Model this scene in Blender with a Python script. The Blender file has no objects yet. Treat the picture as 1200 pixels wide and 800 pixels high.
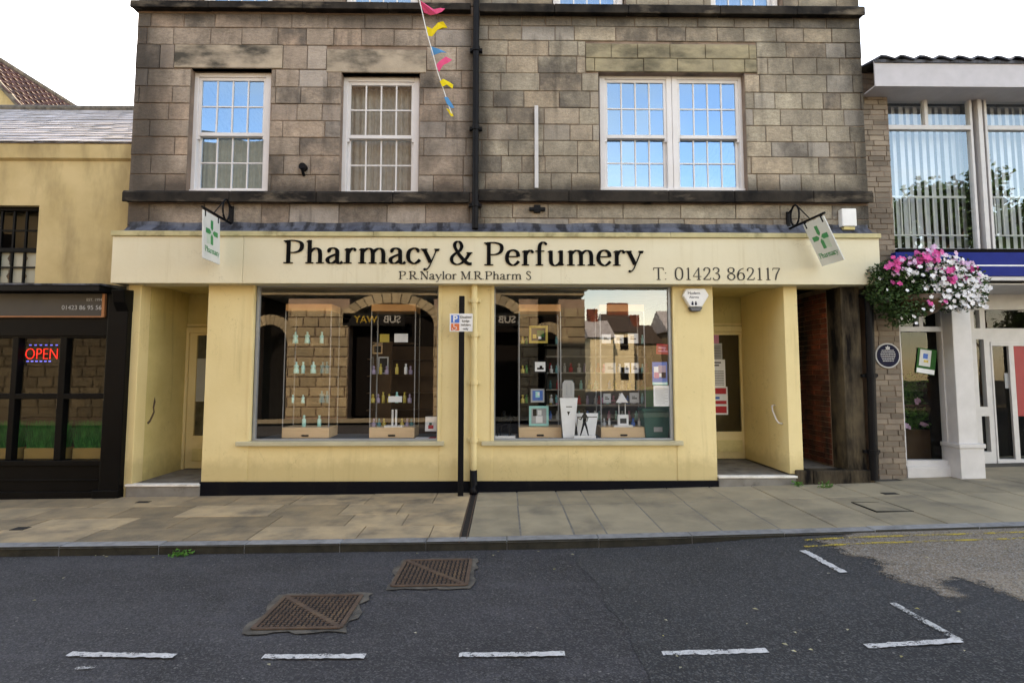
import bpy, bmesh, math, random
from mathutils import Vector
R = math.radians
random.seed(7)
C = bpy.context.scene.collection
scene = bpy.context.scene

# ------------------------------------------------------------------ camera
F = 670.0; CX = 600.0; CY = 386.0
YAW = R(0.8); PIT = R(4.4)
CAMZ = 1.565
cd = bpy.data.cameras.new('camera'); cam = bpy.data.objects.new('camera', cd); C.objects.link(cam)
cd.sensor_width = 36; cd.lens = 36 * F / 1200; cd.shift_y = (CY - 400) / 1200
cd.clip_start = 0.05; cd.clip_end = 2000
cam.location = (0, 0, CAMZ); cam.rotation_euler = (R(90) + PIT, 0, -YAW)
scene.camera = cam

# ------------------------------------------------------------------ sky and sun
SUN_EL = R(31); SUN_AZ = R(-15)          # behind the pharmacy, a little to the left
w = bpy.data.worlds.new("World"); scene.world = w; w.use_nodes = True
nt = w.node_tree; nt.nodes.clear()
sky = nt.nodes.new('ShaderNodeTexSky'); sky.sky_type = 'NISHITA'; sky.sun_disc = False
sky.sun_elevation = SUN_EL; sky.sun_rotation = SUN_AZ
sky.air_density = 1.0; sky.dust_density = .3; sky.ozone_density = 1.0; sky.altitude = 60
tc = nt.nodes.new('ShaderNodeTexCoord'); mp = nt.nodes.new('ShaderNodeMapping'); mp.inputs['Scale'].default_value = (1, 1, 2.6)
no = nt.nodes.new('ShaderNodeTexNoise'); no.inputs['Scale'].default_value = 1.6; no.inputs['Detail'].default_value = 7; no.inputs['Roughness'].default_value = .55
cr = nt.nodes.new('ShaderNodeValToRGB'); cr.color_ramp.elements[0].position = .50; cr.color_ramp.elements[1].position = .80
mx = nt.nodes.new('ShaderNodeMix'); mx.data_type = 'RGBA'
cl = nt.nodes.new('ShaderNodeMix'); cl.data_type = 'RGBA'; cl.inputs['Factor'].default_value = .55
bw = nt.nodes.new('ShaderNodeRGBToBW'); ml = nt.nodes.new('ShaderNodeVectorMath'); ml.operation = 'SCALE'; ml.inputs['Scale'].default_value = 1.35
wc = nt.nodes.new('ShaderNodeCombineColor'); 
bg = nt.nodes.new('ShaderNodeBackground'); bg.inputs['Strength'].default_value = 0.15
ou = nt.nodes.new('ShaderNodeOutputWorld')
lk = nt.links.new
lk(tc.outputs['Generated'], mp.inputs['Vector']); lk(mp.outputs['Vector'], no.inputs['Vector']); lk(no.outputs['Fac'], cr.inputs['Fac'])
lk(sky.outputs['Color'], bw.inputs['Color'])
for k in ('Red', 'Green', 'Blue'): lk(bw.outputs['Val'], wc.inputs[k])
lk(wc.outputs['Color'], ml.inputs[0])
lk(cr.outputs['Color'], mx.inputs['Factor']); lk(sky.outputs['Color'], mx.inputs[6]); lk(ml.outputs['Vector'], mx.inputs[7])
lk(mx.outputs[2], bg.inputs['Color']); lk(bg.outputs['Background'], ou.inputs['Surface'])
sl = bpy.data.lights.new('sun', 'SUN'); sl.energy = 3.0; sl.angle = R(0.5); sl.color = (1, .93, .82)
so = bpy.data.objects.new('sun', sl); C.objects.link(so)
sd = Vector((math.sin(SUN_AZ) * math.cos(SUN_EL), math.cos(SUN_AZ) * math.cos(SUN_EL), math.sin(SUN_EL)))
so.rotation_euler = (-sd).to_track_quat('-Z', 'Y').to_euler(); so.location = (0, 20, 30)
vs = scene.view_settings
vs.view_transform = 'Standard'; vs.look = 'None'; vs.gamma = 1; vs.exposure = 2.58
vs.use_white_balance = True; vs.white_balance_temperature = 9600; vs.white_balance_tint = 15
scene.render.engine = 'CYCLES'
scene.cycles.use_denoising = True
scene.cycles.max_bounces = 10; scene.cycles.transparent_max_bounces = 24

# ------------------------------------------------------------------ measuring helpers: photo pixel -> point on a real plane
def ray(px, py):
    f = Vector((math.sin(YAW) * math.cos(PIT), math.cos(YAW) * math.cos(PIT), math.sin(PIT)))
    r = Vector((math.cos(YAW), -math.sin(YAW), 0)); u = r.cross(f)
    return f + r * ((px - CX) / F) - u * ((py - CY) / F)
def W(px, py, Y):
    d = ray(px, py); t = Y / d.y
    return d.x * t, CAMZ + d.z * t
def X(px, Y, py=437): return W(px, py, Y)[0]
def Z(py, Y, px=588): return W(px, py, Y)[1]
def slope(x):
    x = max(-12, min(12, x))
    return .009 * x + .4 * .017 * math.log1p(math.exp((x - .6) / .4))
def sst(a, b, x):
    t = max(0, min(1, (x - a) / (b - a))); return t * t * (3 - 2 * t)
KY = 5.47          # kerb line
def zp(x, y=7.6): return slope(x) + .028 - .01 * (7.6 - y)                  # pavement
def drop(x): return .08 - .06 * sst(1.0, 3.4, x)
def zr(x, y): return zp(x, KY) - drop(x) + .012 * (KY - y) if y > 1 else zp(x, KY) - drop(x) + .0536 - .012 * (1 - max(y, -3.4))   # road
def G(px, py, fn=zr):
    d = ray(px, py); t = 5
    for _ in range(30):
        p = Vector((0, 0, CAMZ)) + d * t
        t = (fn(p.x, p.y) - CAMZ) / d.z
    return d.x * t, d.y * t

# ------------------------------------------------------------------ object helpers
WL = {}
def tag(o, label=None, cat=None, group=None, kind=None):
    if label: o['label'] = label
    if cat: o['category'] = cat
    if group: o['group'] = group
    if kind: o['kind'] = kind
    return o
def thing(name, label, cat, loc=(0, 0, 0), group=None):
    o = bpy.data.objects.new(name, None); o.empty_display_size = .1; C.objects.link(o); o.location = loc
    WL[o.name] = Vector(loc)
    return tag(o, label, cat, group)
def copy_tree(o, parent=None):
    c = o.copy(); C.objects.link(c); c.parent = parent
    WL[c.name] = WL.get(o.name, Vector()).copy()
    for ch in list(o.children): copy_tree(ch, c)
    return c
class MB:
    def __init__(s): s.bm = bmesh.new()
    def box(s, x0, x1, y0, y1, z0, z1):
        v = [s.bm.verts.new((x, y, z)) for z in (z0, z1) for y in (y0, y1) for x in (x0, x1)]
        for f in ((0, 1, 5, 4), (1, 3, 7, 5), (3, 2, 6, 7), (2, 0, 4, 6), (4, 5, 7, 6), (1, 0, 2, 3)):
            s.bm.faces.new([v[i] for i in f])
        return s
    def hexa(s, p):   # 8 points, order as box
        v = [s.bm.verts.new(q) for q in p]
        for f in ((0, 1, 5, 4), (1, 3, 7, 5), (3, 2, 6, 7), (2, 0, 4, 6), (4, 5, 7, 6), (1, 0, 2, 3)):
            s.bm.faces.new([v[i] for i in f])
        return s
    def quad(s, *p):
        s.bm.faces.new([s.bm.verts.new(q) for q in p]); return s
    def ngon(s, p): return s.quad(*p)
    def prism(s, pts, a0, a1, axis='y'):
        """2D outline extruded along an axis; pts are (x,z) for y, (y,z) for x, (x,y) for z"""
        def P(p, a): return {'y': (p[0], a, p[1]), 'x': (a, p[0], p[1]), 'z': (p[0], p[1], a)}[axis]
        A = [s.bm.verts.new(P(p, a0)) for p in pts]; B = [s.bm.verts.new(P(p, a1)) for p in pts]
        n = len(pts); s.bm.faces.new(A); s.bm.faces.new(B[::-1])
        for i in range(n): s.bm.faces.new([A[i], B[i], B[(i + 1) % n], A[(i + 1) % n]])
        return s
    def tube(s, pts, r, n=10, cap=True):
        pts = [Vector(p) for p in pts]; rings = []
        rr = r if isinstance(r, (list, tuple)) else [r] * len(pts)
        for i, p in enumerate(pts):
            d = (pts[min(i + 1, len(pts) - 1)] - pts[max(i - 1, 0)]).normalized()
            a = Vector((0, 0, 1)) if abs(d.z) < .9 else Vector((1, 0, 0))
            e1 = d.cross(a).normalized(); e2 = d.cross(e1)
            rings.append([s.bm.verts.new(p + (e1 * math.cos(t * 2 * math.pi / n) + e2 * math.sin(t * 2 * math.pi / n)) * rr[i]) for t in range(n)])
        for a, b in zip(rings, rings[1:]):
            for i in range(n): s.bm.faces.new([a[i], a[(i + 1) % n], b[(i + 1) % n], b[i]])
        if cap: s.bm.faces.new(rings[0][::-1]); s.bm.faces.new(rings[-1])
        return s
    def lathe(s, cx, cy, prof, n=16, z0=0):
        rings = []
        for r, z in prof:
            rings.append([s.bm.verts.new((cx + r * math.cos(t * 2 * math.pi / n), cy + r * math.sin(t * 2 * math.pi / n), z0 + z)) for t in range(n)])
        for a, b in zip(rings, rings[1:]):
            for i in range(n): s.bm.faces.new([a[i], a[(i + 1) % n], b[(i + 1) % n], b[i]])
        s.bm.faces.new(rings[0][::-1]); s.bm.faces.new(rings[-1]); return s
    def sheet(s, x0, x1, y0, y1, nx, ny, fz):
        g = [[s.bm.verts.new((x0 + (x1 - x0) * i / nx, y0 + (y1 - y0) * j / ny, 0)) for i in range(nx + 1)] for j in range(ny + 1)]
        for row in g:
            for v in row: v.co.z = fz(v.co.x, v.co.y)
        for j in range(ny):
            for i in range(nx): s.bm.faces.new([g[j][i], g[j][i + 1], g[j + 1][i + 1], g[j + 1][i]])
        return s
    def build(s, name, mat, parent=None, label=None, cat=None, group=None, kind=None, bevel=0, smooth=False, fix=True):
        if fix: bmesh.ops.recalc_face_normals(s.bm, faces=s.bm.faces)
        me = bpy.data.meshes.new(name)
        if parent is not None: off = WL[parent.name]
        elif len(s.bm.verts):
            xs = [v.co.x for v in s.bm.verts]; ys = [v.co.y for v in s.bm.verts]
            off = Vector(((min(xs) + max(xs)) / 2, (min(ys) + max(ys)) / 2, min(v.co.z for v in s.bm.verts)))
        else: off = Vector()
        for v in s.bm.verts: v.co -= off
        s.bm.to_mesh(me); s.bm.free()
        o = bpy.data.objects.new(name, me); C.objects.link(o)
        if isinstance(mat, (list, tuple)):
            for m in mat: me.materials.append(m)
        elif mat: me.materials.append(mat)
        if parent is not None: o.parent = parent
        else: o.location = off
        WL[o.name] = off.copy()
        if bevel:
            b = o.modifiers.new('bevel', 'BEVEL'); b.width = bevel; b.segments = 2; b.limit_method = 'ANGLE'; b.angle_limit = R(40)
        if smooth:
            for p in me.polygons: p.use_smooth = True
        return tag(o, label, cat, group, kind)
def box(x0, x1, y0, y1, z0, z1): return MB().box(x0, x1, y0, y1, z0, z1)
def panel(x0, x1, z0, z1, y0, y1, holes):
    """wall slab in the XZ plane with rectangular openings and their reveals"""
    m = MB()
    xs = sorted({x0, x1, *[max(x0, min(x1, h[i])) for h in holes for i in (0, 1)]})
    zs = sorted({z0, z1, *[max(z0, min(z1, h[i])) for h in holes for i in (2, 3)]})
    def solid(i, j):
        if not (0 <= i < len(xs) - 1 and 0 <= j < len(zs) - 1): return False
        cx = (xs[i] + xs[i + 1]) / 2; cz = (zs[j] + zs[j + 1]) / 2
        return not any(h[0] < cx < h[1] and h[2] < cz < h[3] for h in holes)
    for i in range(len(xs) - 1):
        for j in range(len(zs) - 1):
            if not solid(i, j): continue
            a, b, c, d = xs[i], xs[i + 1], zs[j], zs[j + 1]
            m.quad((a, y0, c), (b, y0, c), (b, y0, d), (a, y0, d)); m.quad((b, y1, c), (a, y1, c), (a, y1, d), (b, y1, d))
            if not solid(i - 1, j): m.quad((a, y1, c), (a, y0, c), (a, y0, d), (a, y1, d))
            if not solid(i + 1, j): m.quad((b, y0, c), (b, y1, c), (b, y1, d), (b, y0, d))
            if not solid(i, j - 1): m.quad((a, y0, c), (a, y1, c), (b, y1, c), (b, y0, c))
            if not solid(i, j + 1): m.quad((a, y1, d), (a, y0, d), (b, y0, d), (b, y1, d))
    return m
def ashlar(m, x0, x1, zs, y, holes, lmin, lmax, gap=.004, ch=.006, depth=.02, rnd=None, axis='y', skip=None):
    """coursed blocks standing proud of the wall face y; zs = course joints"""
    rnd = rnd or random.Random(3)
    for z0, z1 in zip(zs, zs[1:]):
        x = x0 - rnd.uniform(0, lmax * .7)
        edges = []
        while x < x1:
            l = rnd.uniform(lmin, lmax); edges.append((x, x + l)); x += l
        for a, b in edges:
            segs = [(max(a, x0), min(b, x1))]
            for h in holes:
                if h[2] < (z0 + z1) / 2 < h[3]:
                    n = []
                    for s0, s1 in segs:
                        if s1 <= h[0] or s0 >= h[1]: n.append((s0, s1)); continue
                        if s0 < h[0]: n.append((s0, h[0]))
                        if s1 > h[1]: n.append((h[1], s1))
                    segs = n
            for s0, s1 in segs:
                if s1 - s0 < .03: continue
                A, B, c, d = s0 + gap, s1 - gap, z0 + gap, z1 - gap
                j = rnd.uniform(-.0055, .0055); yf = y - depth + j
                o = [(A, c), (B, c), (B, d), (A, d)]; i = [(A + ch, c + ch), (B - ch, c + ch), (B - ch, d - ch), (A + ch, d - ch)]
                def P(p, q): return (p[0], q, p[1]) if axis == 'y' else (q, p[0], p[1])
                vo = [m.bm.verts.new(P(p, y + .002)) for p in o]; vm = [m.bm.verts.new(P(p, yf + ch)) for p in o]; vi = [m.bm.verts.new(P(p, yf)) for p in i]
                for k in range(4):
                    k2 = (k + 1) % 4
                    m.bm.faces.new([vo[k], vo[k2], vm[k2], vm[k]]); m.bm.faces.new([vm[k], vm[k2], vi[k2], vi[k]])
                m.bm.faces.new(vi)
    return m

# ------------------------------------------------------------------ materials
def newmat(name):
    m = bpy.data.materials.new(name); m.use_nodes = True; n = m.node_tree
    b = n.nodes['Principled BSDF']; return m, n, b
def noise(n, scale, detail=4, rough=.55, stretch=None, coord='Object'):
    t = n.nodes.new('ShaderNodeTexCoord'); q = n.nodes.new('ShaderNodeTexNoise')
    q.inputs['Scale'].default_value = scale; q.inputs['Detail'].default_value = detail; q.inputs['Roughness'].default_value = rough
    if stretch:
        p = n.nodes.new('ShaderNodeMapping'); p.inputs['Scale'].default_value = stretch
        n.links.new(t.outputs[coord], p.inputs['Vector']); n.links.new(p.outputs['Vector'], q.inputs['Vector'])
    else: n.links.new(t.outputs[coord], q.inputs['Vector'])
    return q.outputs['Fac']
def ramp(n, src, p0, p1, c0=(0, 0, 0, 1), c1=(1, 1, 1, 1)):
    r = n.nodes.new('ShaderNodeValToRGB'); e = r.color_ramp.elements
    e[0].position = p0; e[1].position = p1; e[0].color = c0; e[1].color = c1
    n.links.new(src, r.inputs['Fac']); return r.outputs['Color']
def mix(n, fac, a, b, mode='MIX'):
    m = n.nodes.new('ShaderNodeMix'); m.data_type = 'RGBA'; m.blend_type = mode
    for s, v in ((m.inputs['Factor'], fac), (m.inputs[6], a), (m.inputs[7], b)):
        if hasattr(v, 'is_output'): n.links.new(v, s)
        elif isinstance(v, (int, float)): s.default_value = v
        else: s.default_value = (*v[:3], 1)
    return m.outputs[2]
def math_(n, op, a, b):
    m = n.nodes.new('ShaderNodeMath'); m.operation = op
    for i, v in enumerate((a, b)):
        if hasattr(v, 'is_output'): n.links.new(v, m.inputs[i])
        else: m.inputs[i].default_value = v
    return m.outputs[0]
def bump(n, b, src, strength=.3, dist=.01):
    k = n.nodes.new('ShaderNodeBump'); k.inputs['Strength'].default_value = strength; k.inputs['Distance'].default_value = dist
    n.links.new(src, k.inputs['Height']); n.links.new(k.outputs['Normal'], b.inputs['Normal'])
def surf(name, c1, c2=None, scale=3, rough=.7, bs=40, bstr=.15, dirt=None, dirt_amt=(.55, .75), dscale=2.5, dst=(1, 1, .25), metal=0, spec=.4, island=0, coat=0):
    m, n, b = newmat(name); c2 = c2 or tuple(k * .82 for k in c1)
    col = mix(n, ramp(n, noise(n, scale, 6), .35, .68), c1, c2)
    if island:
        g = n.nodes.new('ShaderNodeNewGeometry')
        v = ramp(n, g.outputs['Random Per Island'], 0, 1, (1 - island,) * 3 + (1,), (1 + island * .6,) * 3 + (1,))
        col = mix(n, 1.0, col, v, 'MULTIPLY')
    if dirt: col = mix(n, ramp(n, noise(n, dscale, 6, .6, dst), *dirt_amt), col, dirt)
    n.links.new(col, b.inputs['Base Color'])
    rr = n.nodes.new('ShaderNodeMapRange'); rr.inputs['To Min'].default_value = max(0, rough - .12); rr.inputs['To Max'].default_value = min(1, rough + .12)
    n.links.new(noise(n, scale * 3, 4), rr.inputs['Value']); n.links.new(rr.outputs['Result'], b.inputs['Roughness'])
    b.inputs['Metallic'].default_value = metal; b.inputs['Specular IOR Level'].default_value = spec
    if coat: b.inputs['Coat Weight'].default_value = coat
    if bstr: bump(n, b, noise(n, bs, 6, .65), bstr, .01)
    return m
def flat(name, c, rough=.5, metal=0, spec=.5):
    return surf(name, c, tuple(k * .88 for k in c), 6, rough, 60, .04, metal=metal, spec=spec)
def emis(name, c, s):
    m, n, b = newmat(name); b.inputs['Base Color'].default_value = (*c, 1); b.inputs['Emission Color'].default_value = (*c, 1); b.inputs['Emission Strength'].default_value = s; return m
def glass(name, base=.04, gain=1.3, tint=(.93, .96, .95), wave=.0, dirty=.0, coat=(1, 1, 1)):
    m = bpy.data.materials.new(name); m.use_nodes = True; n = m.node_tree; n.nodes.clear()
    o = n.nodes.new('ShaderNodeOutputMaterial'); t = n.nodes.new('ShaderNodeBsdfTransparent'); t.inputs['Color'].default_value = (*tint, 1)
    g = n.nodes.new('ShaderNodeBsdfGlossy'); g.inputs['Roughness'].default_value = 0.0; g.inputs['Color'].default_value = (*coat, 1)
    f = n.nodes.new('ShaderNodeFresnel'); f.inputs['IOR'].default_value = 1.5
    x = n.nodes.new('ShaderNodeMixShader')
    n.nodes.remove(f); gm = n.nodes.new('ShaderNodeNewGeometry'); dt = n.nodes.new('ShaderNodeVectorMath'); dt.operation = 'DOT_PRODUCT'
    n.links.new(gm.outputs['Normal'], dt.inputs[0]); n.links.new(gm.outputs['Incoming'], dt.inputs[1])
    sch = math_(n, 'ADD', math_(n, 'MULTIPLY', math_(n, 'POWER', math_(n, 'SUBTRACT', 1.0, math_(n, 'ABSOLUTE', dt.outputs['Value'], 0)), 5.0), .96), .042)
    fac = math_(n, 'ADD', math_(n, 'MULTIPLY', sch, gain), base)
    n.links.new(fac, x.inputs['Fac']); n.links.new(t.outputs[0], x.inputs[1]); n.links.new(g.outputs[0], x.inputs[2])
    if wave:
        k = n.nodes.new('ShaderNodeBump'); k.inputs['Strength'].default_value = 1; k.inputs['Distance'].default_value = wave
        n.links.new(noise(n, 1.7, 1), k.inputs['Height']); n.links.new(k.outputs['Normal'], g.inputs['Normal'])
    last = x.outputs[0]
    if dirty:
        d = n.nodes.new('ShaderNodeBsdfDiffuse'); d.inputs['Color'].default_value = (.5, .5, .48, 1)
        y = n.nodes.new('ShaderNodeMixShader'); n.links.new(math_(n, 'MULTIPLY', ramp(n, noise(n, 3, 5, .6, (1, 1, .4)), .4, .8), dirty), y.inputs['Fac'])
        n.links.new(last, y.inputs[1]); n.links.new(d.outputs[0], y.inputs[2]); last = y.outputs[0]
    n.links.new(last, o.inputs['Surface']); return m

def stone_mat(name, c1, c2, soot=(.035, .031, .028), amt=(.5, .72), yellow=None, bands=()):
    """weathered sandstone: block to block tone, soot streaks and blotches, optional soot bands under/over string courses (heights)"""
    m, n, b = newmat(name)
    g = n.nodes.new('ShaderNodeNewGeometry')
    col = mix(n, g.outputs['Random Per Island'], c1, c2)
    pk0 = n.nodes.new('ShaderNodeMath'); pk0.operation = 'PINGPONG'; n.links.new(math_(n, 'MULTIPLY', g.outputs['Random Per Island'], 13.7), pk0.inputs[0]); pk0.inputs[1].default_value = 1
    col = mix(n, math_(n, 'MULTIPLY', pk0.outputs[0], .5), col, tuple(k * f for k, f in zip(c2, (.62, .60, .60))))
    pk1 = n.nodes.new('ShaderNodeMath'); pk1.operation = 'PINGPONG'; n.links.new(math_(n, 'MULTIPLY', g.outputs['Random Per Island'], 29.1), pk1.inputs[0]); pk1.inputs[1].default_value = 1
    col = mix(n, math_(n, 'MULTIPLY', ramp(n, pk1.outputs[0], .6, 1), .45), col, (c1[0] * 1.05, c1[1] * .84, c1[2] * .72))
    col = mix(n, math_(n, 'MULTIPLY', ramp(n, noise(n, 5, 8, .6, coord='Object'), .35, .7), .6), col, tuple(k * .5 for k in c2))
    col = mix(n, math_(n, 'MULTIPLY', ramp(n, noise(n, 14, 8, .75, (1, 1, 2.6)), .42, .70), .7), col, tuple(k * .42 for k in c2))
    col = mix(n, math_(n, 'MULTIPLY', ramp(n, noise(n, 70, 5, .75), .45, .75), .55), col, tuple(k * .3 for k in c2))
    pk = n.nodes.new('ShaderNodeMath'); pk.operation = 'PINGPONG'; n.links.new(math_(n, 'MULTIPLY', g.outputs['Random Per Island'], 7.3), pk.inputs[0]); pk.inputs[1].default_value = 1
    col = mix(n, math_(n, 'MULTIPLY', ramp(n, pk.outputs[0], .7, 1), .5), col, (.40, .37, .35))
    pk2 = n.nodes.new('ShaderNodeMath'); pk2.operation = 'PINGPONG'; n.links.new(math_(n, 'MULTIPLY', g.outputs['Random Per Island'], 47.7), pk2.inputs[0]); pk2.inputs[1].default_value = 1
    col = mix(n, math_(n, 'MULTIPLY', math_(n, 'MULTIPLY', ramp(n, pk2.outputs[0], .72, .95), ramp(n, noise(n, 3.2, 6, .65), .35, .6)), .8), col, tuple(k * 2.6 for k in soot))
    s1 = ramp(n, noise(n, 1.1, 8, .62, (1, 1, .55)), *amt)
    s2 = ramp(n, noise(n, 2.6, 6, .6, (1.6, 1, .22)), amt[0] + .06, amt[1] + .06)
    mask = math_(n, 'MAXIMUM', s1, s2)
    if bands:
        sp = n.nodes.new('ShaderNodeSeparateXYZ'); n.links.new(g.outputs['Position'], sp.inputs[0])
        wob = math_(n, 'MULTIPLY', math_(n, 'SUBTRACT', noise(n, 1.8, 5, .6, (1, 1, .3)), .5), 1.3)
        for z0, h, side in bands:       # side 1: band at a height; 2: band at an x position
            d = math_(n, 'SUBTRACT', sp.outputs['X' if side == 2 else 'Z'], z0)
            d = math_(n, 'ADD', math_(n, 'DIVIDE', math_(n, 'ABSOLUTE', d, 0), h), wob)
            mr = n.nodes.new('ShaderNodeMapRange'); mr.inputs['From Min'].default_value = 0.2; mr.inputs['From Max'].default_value = 1; mr.inputs['To Min'].default_value = .95; mr.inputs['To Max'].default_value = 0
            n.links.new(d, mr.inputs['Value'])
            mask = math_(n, 'MAXIMUM', mask, mr.outputs['Result'])
    mask = math_(n, 'MULTIPLY', mask, .86)
    col = mix(n, mask, col, soot)
    if yellow: col = mix(n, ramp(n, noise(n, 2.2, 6, .6), .45, .6), col, yellow)
    n.links.new(col, b.inputs['Base Color']); b.inputs['Roughness'].default_value = .88; b.inputs['Specular IOR Level'].default_value = .2
    h = math_(n, 'ADD', noise(n, 28, 8, .7), math_(n, 'MULTIPLY', noise(n, 5, 3), 1.2))
    bump(n, b, h, .8, .02)
    return m

def paint_wall(name, c1, c2, grime, splash=(), amt=1.0):
    """old masonry paint: patchy tone, run marks, fine cracks, chips and grime splashed near the foot"""
    m, n, b = newmat(name)
    col = mix(n, ramp(n, noise(n, 1.3, 6), .35, .68), c1, c2)
    col = mix(n, math_(n, 'MULTIPLY', ramp(n, noise(n, 7, 6, .65), .48, .75), .4 * amt), col, c2)
    runs = ramp(n, noise(n, 7, 5, .6, (1.6, 1.6, .10)), .56, .78)
    col = mix(n, math_(n, 'MULTIPLY', math_(n, 'MULTIPLY', runs, ramp(n, noise(n, 1.1, 3), .42, .62)), .6 * amt), col, grime)
    col = mix(n, math_(n, 'MULTIPLY', ramp(n, noise(n, 24, 6, .75), .63, .70), .5 * amt), col, grime)
    v = n.nodes.new('ShaderNodeTexVoronoi'); v.feature = 'DISTANCE_TO_EDGE'; v.inputs['Scale'].default_value = 1.5
    t = n.nodes.new('ShaderNodeTexCoord'); wv = n.nodes.new('ShaderNodeVectorMath'); wv.operation = 'ADD'; nn = n.nodes.new('ShaderNodeTexNoise'); nn.inputs['Scale'].default_value = 4; nn.inputs['Detail'].default_value = 6
    n.links.new(t.outputs['Object'], nn.inputs['Vector']); n.links.new(t.outputs['Object'], wv.inputs[0]); n.links.new(nn.outputs['Color'], wv.inputs[1]); n.links.new(wv.outputs['Vector'], v.inputs['Vector'])
    crk = math_(n, 'MULTIPLY', ramp(n, v.outputs['Distance'], .0, .006, (1, 1, 1, 1), (0, 0, 0, 1)), ramp(n, noise(n, .9, 3), .52, .6))
    col = mix(n, math_(n, 'MULTIPLY', crk, .55 * amt), col, tuple(k * .5 for k in grime))
    g = n.nodes.new('ShaderNodeNewGeometry'); sp = n.nodes.new('ShaderNodeSeparateXYZ'); n.links.new(g.outputs['Position'], sp.inputs[0])
    for z0, h, _ in splash:
        d = math_(n, 'DIVIDE', math_(n, 'SUBTRACT', sp.outputs['Z'], z0), h)
        d = math_(n, 'ADD', d, math_(n, 'MULTIPLY', math_(n, 'SUBTRACT', noise(n, 6, 6, .7), .5), 2.2))
        mr = n.nodes.new('ShaderNodeMapRange'); mr.inputs['From Min'].default_value = 0; mr.inputs['From Max'].default_value = 1; mr.inputs['To Min'].default_value = .55; mr.inputs['To Max'].default_value = 0; n.links.new(d, mr.inputs['Value'])
        col = mix(n, mr.outputs['Result'], col, grime)
    n.links.new(col, b.inputs['Base Color']); b.inputs['Roughness'].default_value = .6; b.inputs['Specular IOR Level'].default_value = .25
    hh = math_(n, 'ADD', noise(n, 22, 6, .65), math_(n, 'MULTIPLY', crk, -1.5)); bump(n, b, hh, .18, .01); return m

M = {}
M['stone'] = stone_mat('weathered sandstone ashlar', (.235, .195, .15), (.16, .135, .11), amt=(.53, .74))
M['mortar'] = surf('old lime mortar', (.27, .19, .145), (.16, .115, .09), 4, .9, 60, .3, dirt=(.04, .035, .03), dst=(1, 1, .5))
M['band'] = surf('soot black string course stone', (.040, .034, .029), (.011, .0105, .011), 4, .9, 30, .7, dirt=(.16, .13, .10), dirt_amt=(.55, .72), dscale=3, dst=(.5, 1, 1.4), spec=.08)
M['lintel'] = surf('stained lintel stone', (.42, .345, .265), (.29, .24, .185), 3.5, .88, 35, .5, dirt=(.055, .048, .038), dirt_amt=(.47, .66), dscale=2.2, dst=(.7, 1, 1.6))
M['lintel_green'] = surf('algae stained lintel stone', (.36, .305, .195), (.24, .205, .14), 3.5, .88, 35, .5, dirt=(.07, .062, .042), dirt_amt=(.47, .7), dscale=2.2, dst=(.7, 1, 1.6))
M['cream'] = paint_wall('cream painted render', (.77, .63, .345), (.71, .57, .295), (.42, .33, .16), [(.34, .17, .0)], 1.0)
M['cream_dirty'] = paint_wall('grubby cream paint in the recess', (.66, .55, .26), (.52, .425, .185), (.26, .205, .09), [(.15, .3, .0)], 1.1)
M['fascia'] = paint_wall('pale cream fascia paint', (.72, .66, .495), (.68, .61, .44), (.48, .39, .22), [], .75)
M['coping'] = surf('mossy cream coping', (.55, .48, .27), (.42, .37, .2), 5, .75, 30, .3, dirt=(.16, .13, .06), dirt_amt=(.55, .75), dst=(1, 1, 1))
M['lead'] = surf('blue grey lead flashing', (.115, .125, .155), (.05, .055, .075), 5, .6, 12, .5, dirt=(.02, .02, .025), dirt_amt=(.46, .6), dscale=4, dst=(2, 1, .5), spec=.3)
M['plinth'] = surf('near black navy plinth paint', (.0025, .003, .006), (.004, .004, .006), 4, .7, 25, .3, dirt=(.02, .018, .015), dirt_amt=(.60, .80), spec=.1)
M['sill'] = surf('cream sill paint', (.52, .47, .32), (.42, .38, .26), 4, .6, 25, .15, dirt=(.2, .18, .12), dirt_amt=(.6, .8), dst=(1, 1, 1))
M['white'] = surf('white gloss window paint', (.70, .68, .69), (.64, .62, .62), 3, .42, 30, .04, dirt=(.42, .40, .36), dirt_amt=(.66, .95), dst=(2, 2, .7))
M['upvc'] = flat('white plastic', (.76, .76, .76), .35)
M['alu'] = flat('grey aluminium frame', (.34, .36, .39), .4, .3)
M['black'] = surf('black gloss paint', (.0015, .0015, .002), (.003, .003, .0035), 3, .45, 30, .1, dirt=(.010, .009, .0085), dirt_amt=(.64, .85), spec=.1)
M['iron'] = surf('black cast iron', (.003, .003, .005), (.006, .0055, .006), 5, .5, 40, .2, dirt=(.02, .016, .012), dirt_amt=(.66, .8), spec=.14)
M['glass_shop'] = glass('shop window glass', .045, 1.5, tint=(.97, .98, .975), wave=.00016)
M['glass_dim'] = glass('dull old shop glass', .0, .5, wave=.0004)
M['glass_sky'] = glass('upper sash glass', .26, 2.0, wave=.0022, coat=(.40, .68, .98))  # coat tints the reflections, painting a bluer sky into the panes
M['glass_up'] = glass('old sash glass', .05, 1.6, wave=.0022)
M['glass_council'] = glass('council window glass', .09, 1.8, wave=.0008, coat=(.80, .93, 1))
M['glass_thin'] = glass('cabinet glass', .01, 1.0, tint=(.95, .98, .965))
M['net'] = surf('yellowed net curtain', (.46, .43, .34), (.38, .35, .27), 14, .9, 60, .2)
M['net_grey'] = surf('grey net curtain', (.33, .32, .30), (.26, .25, .23), 14, .9, 60, .2)
M['blind'] = surf('pale grey vertical blind fabric', (.56, .56, .60), (.46, .46, .50), 3, .8, 80, .1)
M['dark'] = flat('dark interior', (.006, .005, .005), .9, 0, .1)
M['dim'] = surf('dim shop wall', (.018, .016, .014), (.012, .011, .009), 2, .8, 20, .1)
M['ceil'] = flat('shop ceiling tile', (.4, .38, .34), .8)
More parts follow.
